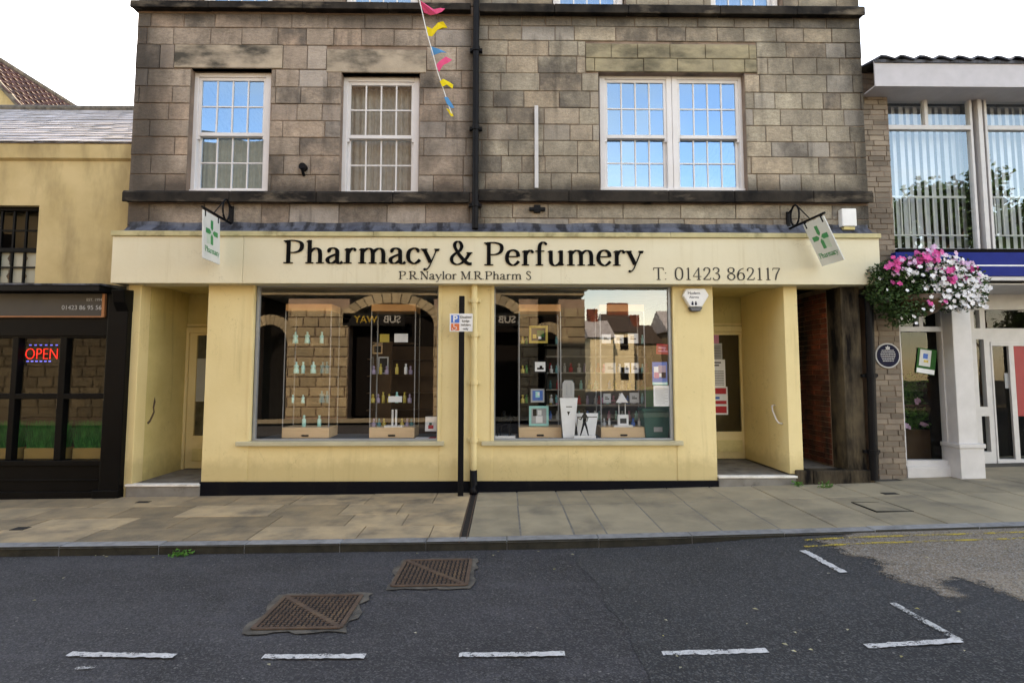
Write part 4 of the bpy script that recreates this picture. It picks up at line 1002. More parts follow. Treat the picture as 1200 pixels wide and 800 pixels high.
GL = {
 'P': (.82, [stem(.2), sf(.2, 0, .36), sf(.14, .985, .26), ('S', [(.2, .98), (.44, .98), (.66, .9), (.72, .74), (.65, .56), (.45, .47), (.2, .47)], None)]),
 'R': (.92, [stem(.2), sf(.2, 0, .36), sf(.14, .985, .26), ('S', [(.2, .98), (.42, .98), (.62, .9), (.66, .74), (.6, .57), (.42, .5), (.2, .5)], None), ('L', [(.4, .5), (.78, .03)], 'T'), sf(.84, 0, .18)]),
 'h': (.80, [stem(.2, 0, 1), flag(.2, 1), sf(.2, 0)] + sh(.2)),
 'n': (.80, [stem(.2, 0, .65), flag(.2, .65), sf(.2, 0)] + sh(.2)),
 'm': (1.20, [stem(.2, 0, .65), flag(.2, .65), sf(.2, 0)] + sh(.2) + sh(.61)),
 'r': (.56, [stem(.2, 0, .65), flag(.2, .65), sf(.2, 0), ('S', [(.2, .42), (.28, .57), (.39, .65), (.48, .62)], None), ball(.48, .58, .065)]),
 'a': (.68, [('S', [(.13, .52), (.2, .63), (.33, .66), (.45, .58), (.47, .44)], None), ('L', [(.47, .46), (.47, .12)], 'T'), ('S', [(.47, .14), (.50, .03), (.58, .0), (.68, .07)], None), ('S', [(.46, .41), (.28, .33), (.13, .23), (.1, .12), (.18, .02), (.32, .03), (.47, .15)], None), ball(.14, .51, .055)]),
 'c': (.60, [('S', [(.50, .55), (.42, .64), (.31, .66), (.16, .56), (.1, .34), (.15, .12), (.32, .005), (.46, .06), (.56, .17)], None), ball(.49, .53, .06)]),
 'e': (.64, [('L', [(.12, .38), (.55, .38)], 'N'), ('S', [(.55, .38), (.53, .54), (.43, .64), (.32, .66), (.17, .57), (.1, .34), (.16, .12), (.33, .005), (.47, .06), (.58, .18)], None)]),
 'o': (.70, [('C', [(.34, .66), (.13, .55), (.08, .33), (.13, .1), (.34, 0), (.55, .1), (.60, .33), (.55, .55)], None)]),
 'f': (.46, [stem(.2, 0, .75), ('S', [(.2, .72), (.23, .9), (.33, 1.0), (.46, .97)], None), ball(.46, .93, .06), ('L', [(.04, .62), (.40, .62)], 'N'), sf(.2, 0)]),
 'l': (.40, [stem(.2, 0, 1), flag(.2, 1), sf(.2, 0)]),
 'u': (.80, [('L', [(.2, .64), (.2, .2)], 'T'), flag(.2, .65), ('S', [(.2, .24), (.23, .08), (.34, .0), (.48, .04), (.6, .16)], None), stem(.61, 0, .65), flag(.61, .65), ('L', [(.61, .02), (.73, .05)], 'N')]),
 'y': (.70, [('L', [(.12, .63), (.37, .06)], 'T'), ('S', [(.62, .64), (.40, .06), (.29, -.18), (.17, -.27)], 'N'), ball(.15, -.25, .06), sf(.12, .64, .26), sf(.62, .64, .2)]),
 '&': (1.02, [('S', [(.86, .5), (.74, .28), (.52, .06), (.3, .0), (.12, .1), (.09, .28), (.22, .45), (.42, .58), (.52, .76), (.46, .94), (.34, .99), (.23, .9), (.23, .74), (.36, .5)], None), ('S', [(.23, .74), (.36, .5), (.6, .2), (.8, .04), (.96, .03)], 'T'), sf(.86, .52, .26)]),
 'T': (.80, [stem(.4), sf(.4, 0, .3), ('L', [(.04, .97), (.76, .97)], 'N'), ('L', [(.05, .98), (.03, .78)], 'N'), ('L', [(.75, .98), (.77, .78)], 'N')]),
 'N': (.98, [('L', [(.17, 0), (.17, .97)], 'N'), ('L', [(.17, .97), (.80, .02)], 'T'), ('L', [(.80, 0), (.80, .98)], 'N'), sf(.17, 0, .24), sf(.12, .985, .2), sf(.8, .985, .24)]),
 'M': (1.14, [('L', [(.17, 0), (.17, .97)], 'N'), ('L', [(.19, .97), (.56, .05)], 'T'), ('L', [(.56, .05), (.93, .97)], 'N'), stem(.95), sf(.17, 0, .24), sf(.95, 0, .3), sf(.12, .985, .2), sf(1.0, .985, .2)]),
 'S': (.66, [('S', [(.53, .78), (.50, .92), (.33, 1.0), (.16, .92), (.13, .74), (.3, .58), (.47, .42), (.54, .24), (.46, .06), (.3, .0), (.14, .08), (.1, .24)], 'M')]),
 'E': (.78, [stem(.2), ('L', [(.08, .97), (.66, .97)], 'N'), ('L', [(.08, .02), (.68, .02)], 'N'), ('L', [(.2, .5), (.52, .5)], 'N')]),
 '.': (.30, [ball(.12, .05, .06)]), ':': (.34, [ball(.12, .05, .06), ball(.12, .55, .06)]), ' ': (.42, []),
 '0': (.72, [('C', [(.36, 1.0), (.15, .85), (.1, .5), (.15, .15), (.36, 0), (.57, .15), (.62, .5), (.57, .85)], None)]),
 '1': (.62, [stem(.34, 0, 1), flag(.34, .96), sf(.34, 0, .32)]),
 '4': (.74, [stem(.48), ('L', [(.48, .98), (.07, .3)], 'N'), ('L', [(.07, .28), (.68, .28)], 'N'), sf(.48, 0, .26)]),
 '2': (.70, [ball(.15, .76, .06), ('S', [(.12, .78), (.2, .95), (.37, 1.0), (.54, .88), (.54, .66), (.36, .36), (.1, .04)], None), ('L', [(.1, .04), (.6, .04)], 'M'), ('L', [(.6, .04), (.64, .2)], 'N')]),
 '3': (.68, [ball(.14, .82, .055), ('S', [(.12, .84), (.22, .97), (.38, 1.0), (.53, .88), (.5, .66), (.28, .54)], None), ('S', [(.28, .54), (.5, .48), (.58, .26), (.48, .05), (.28, .0), (.1, .1)], None), ball(.12, .14, .055)]),
 '8': (.72, [('C', [(.36, 1.0), (.17, .9), (.17, .68), (.36, .55), (.57, .4), (.6, .18), (.36, .0), (.12, .18), (.15, .4), (.36, .55), (.53, .68), (.55, .9)], None)]),
 '6': (.72, [('S', [(.56, .96), (.3, .82), (.14, .55), (.12, .26), (.2, .06), (.36, .0), (.54, .1), (.6, .3), (.52, .52), (.36, .58), (.2, .5), (.13, .34)], None)]),
 '7': (.66, [('L', [(.1, .96), (.6, .96)], 'M'), ('L', [(.1, .96), (.07, .78)], 'N'), ('S', [(.6, .96), (.36, .45), (.26, .0)], 'T')]),
}
GL['C'] = (.9, [('S', [(.76, .72), (.66, .92), (.46, 1.0), (.2, .86), (.1, .5), (.2, .14), (.46, .0), (.66, .08), (.78, .28)], None)])
def lettering(txt, x0, x1, zb, cap, y, mat, par, name='lettering', thick=.15, thin=.045, dep=.012, frame=None, label=None):
    """frame(px,pz,depth)->Vector places letters; default is the plane y"""
    adv = sum(GL[c][0] for c in txt); sx = (x1 - x0) / adv; m = MB()
    fr = frame or (lambda a, b, d: Vector((a, y - d, b)))
    cx = 0; cnt = 0
    def ribbon(P, mode, k):
        n = len(P); L = []; Rr = []
        for i in range(n):
            d = P[min(i + 1, n - 1)] - P[max(i - 1, 0)]
            if d.length < 1e-6: d = Vector((1, 0))
            d = d.normalized()
            wd = {'T': thick, 'N': thin, 'M': (thick * .8 + thin * .2) * (.55 + .45 * math.sin(math.pi * i / max(1, n - 1))) if n > 3 else thin * 1.5}.get(mode) if mode else thin + (thick - thin) * abs(d.y) ** 1.3
            if mode == 'T' and n > 3: wd = thick * (.75 + .25 * math.sin(math.pi * i / (n - 1)))
            q = Vector((-d.y, d.x)) * wd / 2; L.append(P[i] + q); Rr.append(P[i] - q)
        dd = dep + k * .00035
        f = [m.bm.verts.new(fr(x0 + (cx + p.x) * sx, zb + p.y * cap, dd)) for p in L]; g = [m.bm.verts.new(fr(x0 + (cx + p.x) * sx, zb + p.y * cap, dd)) for p in Rr]
        f2 = [m.bm.verts.new(fr(x0 + (cx + p.x) * sx, zb + p.y * cap, 0)) for p in L]; g2 = [m.bm.verts.new(fr(x0 + (cx + p.x) * sx, zb + p.y * cap, 0)) for p in Rr]
        for i in range(n - 1):
            m.bm.faces.new([f[i], f[i + 1], g[i + 1], g[i]]); m.bm.faces.new([f[i], f2[i], f2[i + 1], f[i + 1]]); m.bm.faces.new([g[i], g[i + 1], g2[i + 1], g2[i]])
        m.bm.faces.new([f[0], g[0], g2[0], f2[0]]); m.bm.faces.new([f[-1], f2[-1], g2[-1], g[-1]])
    for c in txt:
        for st in GL[c][1]:
            cnt = (cnt + 1) % 9
            if st[0] == 'L': ribbon([Vector(p) for p in st[1]], st[2], cnt)
            elif st[0] == 'S': ribbon(catmull(st[1]), st[2], cnt)
            elif st[0] == 'C': ribbon(catmull(st[1], closed=True), st[2], cnt)
            elif st[0] == 'F':
                _, x, yy, wd = st; s = 1 if yy < .5 else -1
                ribbon([Vector((x - wd / 2, yy + s * thin * .45)), Vector((x + wd / 2, yy + s * thin * .45))], 'N', cnt)
                ribbon([Vector((x, yy + s * thin * .3)), Vector((x, yy + s * thin * 2.2))], 'T', (cnt + 4) % 9)
            else:
                _, x, yy, r = st; r = r * (thick / .15) ** .8
                dd = dep + cnt * .00035
                vs_ = [m.bm.verts.new(fr(x0 + (cx + x + r * math.cos(t * math.pi / 6) * .95) * sx, zb + (yy + r * math.sin(t * math.pi / 6)) * cap, dd)) for t in range(12)]; m.bm.faces.new(vs_)
        cx += GL[c][0]
    return m.build(name, mat, par, label=label)
yl = YA - .001
LX = lambda p, q=300: X(p, yl, q)
cap = Z(282.5, yl) - Z(309.5, yl)
lettering('Pharmacy', LX(332), LX(514.5), Z(309.2, yl), cap, yl, M['letter'], ph)
lettering('&', LX(527), LX(554.5), Z(310, yl), cap, yl, M['letter'], ph)
lettering('Perfumery', LX(567), LX(753.5), Z(311, yl), cap, yl, M['letter'], ph)
lettering('P.R.Naylor M.R.Pharm S', LX(467.5), LX(623), Z(327.6, yl), Z(318, yl) - Z(327.6, yl), yl, M['letter_small'], ph, thick=.15, thin=.06, dep=.002)
lettering('T: 01423 862117', LX(765), LX(914), Z(327.5, yl), Z(313, yl) - Z(327.5, yl), yl, M['letter_small'], ph, thick=.11, thin=.05, dep=.002)

TEXTS = []
def text(s, x, y, z, size, mat, par, name='lettering', align='LEFT', ext=.001, rot=(R(90), 0, 0), sx=1, bold=0):
    cu = bpy.data.curves.new(name, 'FONT'); cu.body = s; cu.size = size; cu.extrude = ext; cu.align_x = align; cu.offset = bold
    o = bpy.data.objects.new(name, cu); C.objects.link(o); cu.materials.append(mat)
    if par: o.parent = par; o.location = Vector((x, y, z)) - WL[par.name]
    else: o.location = (x, y, z)
    o.rotation_euler = rot; o.scale = (sx, 1, 1)
    me = bpy.data.meshes.new_from_object(o.evaluated_get(bpy.context.evaluated_depsgraph_get())) if False else None
    TEXTS.append(o); return o

# ------------------------------------------------------------------ hanging pharmacy signs on scroll brackets
def hanging_sign(px_hinge, out, tilt, label, lean, grp, ztop):
    """out = direction (x,y) the arm points; tilt = droop of the arm; the plate hangs square to the arm"""
    hx, hz = X(px_hinge, YS - .04, 250), Z(ztop, 7.39) + .13
    t = thing('hanging_sign', label, 'sign', (hx, YS, hz), grp)
    d = Vector((out[0], out[1], 0)).normalized(); up = Vector((0, 0, 1))
    base = Vector((hx, YS - .03, hz - .10))
    m = MB(); m.box(hx - .025, hx + .025, YS - .04, YS + .01, hz - .22, hz + .14)
    a0 = base + d * .02; dd = (d * math.cos(tilt) + up * math.sin(tilt)); uu = (up * math.cos(tilt) - d * math.sin(tilt))
    L = .78
    ring = [a0 + dd * (.14 + .10 * math.cos(k * math.pi / 9)) + uu * (.145 + .14 * math.sin(k * math.pi / 9)) for k in range(19)]
    m.tube(ring, .013, 8)
    m.tube([Vector((hx, YS - .03, hz + .12)), a0 + dd * .10 + uu * .26], .010, 8)
    m.tube([a0 + dd * .22 + uu * .24, a0 + dd * .34 + uu * .13, a0 + dd * .46 + uu * .02], .007, 6)
    m.tube([a0 - dd * .05, a0 + dd * L], .016, 8)
    m.tube([a0 + dd * .03, a0 - dd * .12 + uu * .05], .008, 6)
    m.build('bracket', M['iron'], t)
    s0 = .32; w_ = L - s0 - .02; h_ = .60
    O = a0 + dd * s0 - uu * .03
    nrm = dd.cross(uu).normalized()
    if nrm.x < 0: nrm = -nrm
    dn = (-uu * math.cos(lean) + nrm * math.sin(lean)); nn2 = dd.cross(dn).normalized(); nn2 = nn2 if nn2.x > 0 else -nn2
    def pt(a, b, e): return O + dd * a + dn * b + nn2 * e
    m = MB(); m.hexa([pt(0, h_, -.008), pt(w_, h_, -.008), pt(0, h_, .008), pt(w_, h_, .008), pt(0, 0, -.008), pt(w_, 0, -.008), pt(0, 0, .008), pt(w_, 0, .008)])
    pl = m.build('plate', M['sign_white'], t, bevel=.003)
    m = MB()
    for a in (.05, w_ - .05): m.hexa([pt(a - .012, .07, -.011), pt(a + .012, .07, -.011), pt(a - .012, .07, .011), pt(a + .012, .07, .011), pt(a - .012, -.035, -.011), pt(a + .012, -.035, -.011), pt(a - .012, -.035, .011), pt(a + .012, -.035, .011)])
    m.build('hanging_strap', M['iron'], t)
    sgn = -1 if hx > 0 else 1
    e = .0095
    # cross of four tapering arms, on both faces
    m = MB()
    cx, cy = w_ / 2, .235
    for f in (1, -1):
        for k in range(4):
            a = k * math.pi / 2; c_, s_ = math.cos(a), math.sin(a)
            def q(u, v): return pt(cx + u * c_ - v * s_, cy + u * s_ + v * c_, e * f)
            m.ngon([q(.02, 0), q(.055, .032), q(.155, .032), q(.155, -.032), q(.055, -.032)])
    m.build('green_cross', M['green'], pl)
    m = MB()
    for f in (1, -1):
        m.quad(pt(w_ * .5, .235, .0085 * f), pt(w_ * .82, .2, .0085 * f), pt(w_ * .8, .4, .0085 * f), pt(w_ * .52, .38, .0085 * f))
    m.build('pale_shading', flat('faint green print', (.50, .62, .54), .5), pl)
    fl = hx > 0
    def frame(a, b, dep): return pt(a if fl else w_ - a, h_ - b, (.009 + dep) * sgn)
    lettering('Pharmacy', .04, w_ - .03, .10, .07, 0, M['green'], pl, thick=.16, thin=.07, dep=.0006, frame=frame)
    return t
gs = 'hanging pharmacy signs above the fascia'
hanging_sign(271, (.03, -1), R(0), 'white pharmacy sign with green cross hanging at the left end of the fascia', R(2), gs, 259)
hanging_sign(924, (.06, -1), R(0), 'tilted white pharmacy sign with green cross at the right end of the fascia', R(24), gs, 263)

# ------------------------------------------------------------------ burglar alarm box
ya_ = YF - .012
al = thing('alarm_box', 'white hexagonal burglar alarm box under the fascia right of the shop window', 'alarm', (X(815, YF), YF, Z(360, YF)))
P_ = [(804, 338), (826, 338), (831, 346), (823, 359.5), (809, 359.5), (800.5, 346)]
yb_ = YF - .085
pts = [W(a, b, yb_) for a, b in P_]
m = MB(); m.prism(pts, yb_, YF, 'y'); cov = m.build('cover', M['upvc'], al, bevel=.012)
cxx = X(815.5, yb_)
text('Modern', cxx, yb_ - .002, Z(344.5, yb_), .052, M['navy'], cov, align='CENTER'); text('Alarms', cxx, yb_ - .002, Z(349, yb_), .045, M['navy'], cov, align='CENTER')
m = MB()
for s_ in (-1, 1):
    c = cxx + s_ * .022; z_ = Z(356, yb_)
    m.box(c - .014, c + .014, yb_ - .003, yb_ - .001, z_ - .012, z_ + .02); m.box(c - .009, c + .009, yb_ - .003, yb_ - .001, z_ + .023, z_ + .038)
m.build('emblem', M['navy'], cov)
m = MB(); m.prism([W(a, b, yb_) for a, b in ((808, 359.8), (824, 359.8), (821, 364.5), (811, 364.5))], yb_ + .012, YF, 'y'); m.build('strobe_lens', flat('dark blue lens', (.012, .015, .035), .2), al, bevel=.006)

# ------------------------------------------------------------------ parking sign and its black post
yp = 7.40
sp_ = thing('parking_sign', 'small white blue and orange parking sign on a square black post', 'sign', (X(540.5, yp), yp, zp(-.5)))
xpo = X(540.5, yp, 460)
box(xpo - .035, xpo + .035, yp - .03, yp + .03, zp(xpo, yp) - .05, Z(347, yp)).build('post', M['iron'], sp_, bevel=.004)
px0, px1, pz0, pz1 = X(526.5, yp - .04), X(553.5, yp - .04), Z(388.5, yp - .04), Z(367.5, yp - .04)
pp = box(px0, px1, yp - .045, yp - .032, pz0, pz1).build('sign_panel', M['upvc'], sp_, bevel=.002)
yy = yp - .047; u_ = (px1 - px0)
box(px0 + .018, px0 + .125, yy - .001, yy + .001, pz1 - .12, pz1 - .018).build('blue_square', M['pblue'], pp)
box(px0 + .018, px0 + .125, yy - .001, yy + .001, pz0 + .014, pz1 - .130).build('orange_square', M['orange'], pp)
text('P', px0 + .071, yy - .003, pz1 - .108, .12, M['upvc'], pp, align='CENTER', bold=.003)
m = MB(); ox, oz = px0 + .07, pz0 + .015
m.tube([(ox - .015, yy - .004, oz + .085), (ox - .015, yy - .004, oz + .045), (ox + .012, yy - .004, oz + .045), (ox + .025, yy - .004, oz + .012)], .005, 6)
m.tube([(ox - .012 + .024 * math.cos(t * .5), yy - .004, oz + .028 + .024 * math.sin(t * .5)) for t in range(6, 13)], .004, 6); m.build('wheelchair_symbol', M['upvc'], pp)
for i, s in enumerate(('Disabled', 'badge', 'holders', 'only')): text(s, (px0 + .13 + px1 - .01) / 2, yy - .001, pz1 - .058 - i * .05, .042, M['letter'], pp, align='CENTER')

# ------------------------------------------------------------------ bunting
bt = thing('bunting', 'string of pink, yellow and blue bunting flags hanging down the stone wall', 'bunting', (X(528, 7.3), 7.3, Z(130, 7.3)))
ybt = 7.1
cord = [(486, -25), (492, 2), (500, 38), (507, 62), (513, 85), (518, 100), (524, 118), (529, 133)]
cp = [(*W(a, b, ybt),) for a, b in cord]
m = MB(); m.tube([(p[0], ybt, p[1]) for p in cp], .006, 6); m.build('cord', M['upvc'], bt)
FL = [('cpink', [(491, 0), (498, 3), (508, 10), (516, 13), (522, 14), (518, 18), (512, 18), (504, 15), (496, 12)]),
      ('yellow', [(499, 28), (506, 31), (514, 28), (520, 29), (525, 36), (519, 36), (513, 36), (506, 40), (501, 39)]),
      ('cblue', [(504, 51), (509, 55), (515, 60), (524, 65), (518, 65), (511, 64), (506, 63)]),
      ('cpink', [(511, 76), (516, 74), (523, 70), (530, 71), (526, 76), (520, 80), (515, 86)]),
      ('yellow', [(516, 98), (520, 96), (527, 98), (531, 99), (530, 104), (524, 102), (519, 105)]),
      ('cblue', [(521, 117), (525, 116), (528, 120), (532, 125), (529, 127), (524, 124)]),
      ('yellow', [(523, 128), (528, 128), (531, 134), (528, 135)])]
for k, (c, pl_) in enumerate(FL):
    m = MB(); r = random.Random(k)
    n = len(pl_); vs_ = []
    for i, (a, b) in enumerate(pl_):
        dx = (a - pl_[0][0]) / 30
        xx, zz2 = W(a, b, ybt); vs_.append(m.bm.verts.new((xx, ybt + .07 * math.sin(dx * 5 + k) , zz2)))
    f = m.bm.faces.new(vs_); bmesh.ops.triangulate(m.bm, faces=[f])
    o = m.build('flag', M[c], bt); sm = o.modifiers.new('thickness', 'SOLIDIFY'); sm.thickness = .004

# ------------------------------------------------------------------ flower basket on the council pier
yk = 7.35
bx, bz = X(1078, yk, 350), Z(352, yk)
hb = thing('hanging_basket', 'overflowing hanging basket of pink and white flowers beside the blue sign', 'flower basket', (bx, yk, bz))
m = MB(); m.lathe(bx, yk, [(.06, -.20), (.18, -.15), (.27, -.05), (.31, .06), (.29, .06)], 18, bz); m.build('basket', M['brown'], hb, smooth=True)
m = MB(); hzk = Z(306, yk)
m.tube([(xc0 + .12, YC + .0, hzk), (bx - .1, yk + .25, hzk + .03), (bx, yk, hzk)], .014, 8)
for a in range(3): m.tube([(bx, yk, hzk), (bx + .29 * math.cos(a * 2.1), yk + .29 * math.sin(a * 2.1), bz + .05)], .004, 5)
m.build('bracket', M['iron'], hb)
rl = random.Random(31)
def spot():
    """point in the planting: wide drooping mound, heavier at the right, trailing at the left"""
    while True:
        a = rl.uniform(22, 0) if False else 0
        px_ = rl.uniform(1020, 1147); py_ = rl.uniform(300, 386)
        top = 302 + ((px_ - 1072) / 62) ** 2 * 16 if px_ < 1072 else 302 + ((px_ - 1072) / 75) ** 2 * 30
        bot = 383 - abs(px_ - 1056) * .9 if px_ < 1078 else 362 + 3 * math.sin(px_ * .3)
        if px_ > 1135: bot -= (px_ - 1135) * 1.6
        if px_ < 1040: bot = min(bot, 352 + (px_ - 1020) * 1.2)
        if top < py_ < bot: break
    rr_ = 1 - abs((px_ - 1083) / 66) ** 2
    y_ = yk + rl.uniform(-1, 1) * .30 * max(.25, rr_) ** .5 - (.05 if px_ > 1100 else 0)
    x_, z_ = W(px_, py_, yk)
    return px_, py_, Vector((x_, y_, z_))
def leafq(m, p, s, r, fold=.25):
    a = r.uniform(0, 6.28); b = r.uniform(-.6, .9)
    u = Vector((math.cos(a) * math.cos(b), math.sin(a) * math.cos(b), math.sin(b))); v = u.cross(Vector((r.uniform(-1, 1), r.uniform(-1, 1), r.uniform(-.2, 1)))).normalized()
    n_ = u.cross(v)
    P0, P1, P2, P3 = p, p + u * s * .5 + v * s * .3 + n_ * s * fold, p + u * s, p + u * s * .5 - v * s * .3 + n_ * s * fold
    m.quad(P0, P1, P2, P3)
mL = MB()
for _ in range(5200): leafq(mL, spot()[2], rl.uniform(.035, .07), rl)
mL.build('foliage', M['leaf'], hb, kind='stuff', fix=False)
def flower(m, p, s, r, petals=5):
    c = Vector((r.uniform(-.5, .5), -1, r.uniform(-.1, .7))).normalized(); u = c.cross(Vector((0, 0, 1))).normalized(); v = c.cross(u)
    ph0 = r.uniform(0, 6)
    for k in range(petals):
        a = ph0 + k * 2 * math.pi / petals; d = u * math.cos(a) + v * math.sin(a); e = u * math.cos(a + 1.57) + v * math.sin(a + 1.57)
        m.quad(p, p + d * s * .6 + e * s * .42 + c * s * .15, p + d * s + c * s * .05, p + d * s * .6 - e * s * .42 + c * s * .15)
mw, mp_, ml_ = MB(), MB(), MB()
def front(px_, py_):
    x_, z_ = W(px_, py_, yk); rr_ = max(.2, 1 - abs((px_ - 1083) / 66) ** 2)
    return Vector((x_, yk - .30 * rr_ ** .5 + rl.uniform(-.05, .12), z_))
for _ in range(560):
    px_, py_, q = spot()
    wgt = (px_ - 1045) / 90 if py_ < 368 else (.45 if px_ < 1075 else 0)
    if py_ > 352 and px_ < 1075: wgt = .22
    if px_ < 1062 and py_ > 326: wgt = .07
    if px_ > 1105: wgt = 1.2
    if rl.random() < wgt * .95:
        s = rl.uniform(.022, .036)
        flower(mw, front(px_, py_), s, rl)
def cluster(px_, py_, n, sp, m, s): 
    for _ in range(n): flower(m, front(px_ + rl.gauss(0, sp), py_ + rl.gauss(0, sp * .8)), rl.uniform(s * .9, s * 1.4), rl, 6)
for a, b, n, sp in ((1038, 309, 10, 3), (1036, 315, 8, 3), (1063, 306, 26, 4.2), (1059, 312, 8, 3), (1078, 304, 6, 3), (1094, 322, 9, 2.6), (1094, 332, 8, 2.4), (1114, 331, 7, 2.2), (1122, 318, 6, 1.8), (1088, 357, 3, 2), (1074, 358, 3, 2), (1036, 333, 2, 2)): cluster(a, b, n, sp, mp_, .036)
for a, b, n, sp in ((1078, 303, 12, 4), (1068, 302, 8, 4), (1098, 309, 8, 4), (1040, 322, 6, 4), (1050, 310, 6, 4), (1076, 320, 5, 3), (1125, 330, 8, 4), (1110, 314, 7, 5)): cluster(a, b, n, sp, ml_, .03)
for a, b, n, sp in ((1062, 320, 9, 6), (1085, 314, 14, 7), (1103, 316, 16, 7), (1048, 322, 5, 3), (1128, 333, 30, 8), (1135, 345, 26, 7), (1120, 352, 22, 8), (1138, 354, 12, 5), (1106, 338, 16, 8), (1090, 345, 12, 7), (1076, 338, 10, 6)): cluster(a, b, n, sp, mw, .03)
mw.build('white_flowers', M['petal_w'], hb, kind='stuff', fix=False); mp_.build('pink_flowers', M['petal_p'], hb, kind='stuff', fix=False); ml_.build('lilac_flowers', M['petal_l'], hb, kind='stuff', fix=False)

# ------------------------------------------------------------------ round plaque
ypq = YC - .03
pqx, pqz = W(1040.5, 416.5, ypq); rq = (X(1055, ypq) - X(1026, ypq)) / 2
pq = thing('wall_plaque', 'round navy plaque with pale rim and lettering on the brick pier', 'plaque', (pqx, YC, pqz - rq))
m = MB(); m.tube([(pqx, YC, pqz), (pqx, ypq, pqz)], rq, 40); m.build('rim', M['silver'], pq)
m = MB(); m.tube([(pqx, YC - .01, pqz), (pqx, ypq - .004, pqz)], rq * .9, 40); pf = m.build('face', M['navy'], pq)
m = MB(); m.prism([(pqx - .025, pqz + .085), (pqx + .025, pqz + .085), (pqx + .03, pqz + .12), (pqx + .012, pqz + .115), (pqx, pqz + .14), (pqx - .012, pqz + .115), (pqx - .03, pqz + .12)], ypq - .006, ypq - .004, 'y'); m.build('crest', M['silver'], pf)
for i in range(7):
    l = .215 - abs(i - 2.4) * .018
    m = MB(); r = random.Random(i); q = pqx - l / 2
    while q < pqx + l / 2:
        e = q + r.uniform(.012, .032); m.box(q, min(e, pqx + l / 2), ypq - .0055, ypq - .004, pqz + .066 - i * .024, pqz + .066 - i * .024 + .010); q = e + .006
    m.build('inscription_line', M['silver'], pf)
# council lettering
text('County Council', X(1097, 7.6), 7.6165, Z(318.2, 7.62), .078, M['paper'], bs, sx=1.0, bold=.001)

# sign board on the black shopfront
ysb = YB - .03
sb = thing('sign_board', 'charcoal sign board with copper edge and a phone number on the black shopfront', 'sign', (-7.5, YB, Z(371, YB)))
sx1 = X(120, ysb, 357)
box(-12, sx1, ysb, YB - .001, Z(371, ysb), Z(345, ysb)).build('board', M['board'], sb)
m = MB(); m.box(-12, sx1 + .03, ysb - .012, YB - .001, Z(372.5, ysb), Z(371, ysb)); m.box(sx1, sx1 + .035, ysb - .012, YB - .001, Z(371, ysb) , Z(345, ysb)); m.build('edge_trim', M['copper'], sb)
text('01423 86 95 56', X(115, ysb), ysb - .002, Z(363.5, ysb), .082, M['grey_paper'], sb, align='RIGHT'); text('EST. 1994', X(115, ysb), ysb - .002, Z(353.5, ysb), .05, M['grey_paper'], sb, align='RIGHT')
# OPEN light
yo = YB + .16
ob = thing('open_sign', 'lit red OPEN sign with blue dots in the black shop window', 'neon sign', (X(47, yo), yo, Z(425, yo)))
text('OPEN', X(27.5, yo), yo, Z(421, yo), .215, M['neon_r'], ob, ext=.003, sx=.80, bold=-.005)
box(X(26, yo), X(69, yo), yo + .02, yo + .03, Z(427, yo), Z(401, yo)).build('backing', M['black'], ob)
m = MB()
for k in range(6): m.box(X(32 + k * 6.2, yo), X(34.2 + k * 6.2, yo), yo, yo + .01, Z(405.2, yo), Z(404, yo))
for k in range(6): m.box(X(30 + k * 5.2, yo), X(32.2 + k * 5.2, yo), yo, yo + .01, Z(424, yo), Z(422.6, yo))
m.build('blue_dots', M['neon_b'], ob)
# grass planters
pg_proto = None
for k, (a, b) in enumerate(((76, 122), (19, 64), (-38, 8))):
    if k == 0:
        x0, x1 = XB(a), XB(b); y0 = YB + .2
        t = thing('grass_planter', '', 'planter', ((x0 + x1) / 2, y0, Z(538, y0)))
        box(x0, x1, y0, y0 + .2, Z(540, y0), Z(524, y0)).build('box', M['planter'], t, bevel=.004)
        m = MB(); r = random.Random(3)
        for _ in range(1100):
            q = Vector((r.uniform(x0 + .01, x1 - .01), y0 + r.uniform(.02, .18), Z(525, y0))); h = r.uniform(.14, .38); l = Vector((r.uniform(-.07, .07), r.uniform(-.05, .05), h)); s = Vector((.005, 0, 0))
            m.quad(q - s, q + s, q + l * .6 + s * .7, q + l * .6 - s * .7); m.quad(q + l * .6 - s * .7, q + l * .6 + s * .7, q + l + Vector((l.x * .4, 0, 0)) + s * .1, q + l + Vector((l.x * .4, 0, 0)) - s * .1)
        m.build('grass', M['grass'], t, kind='stuff', fix=False); pg_proto = t; xc_ = (x0 + x1) / 2
    else:
        t = copy_tree(pg_proto); t.location.x = (XB(a) + XB(b)) / 2
    t['group'] = 'grass planters in the black shop window'
    t['label'] = ('wooden planter of bright green grass in the rightmost lower pane of the black shopfront', 'wooden planter of green grass under the OPEN sign', 'green grass planter at the left edge behind the black shopfront')[k]

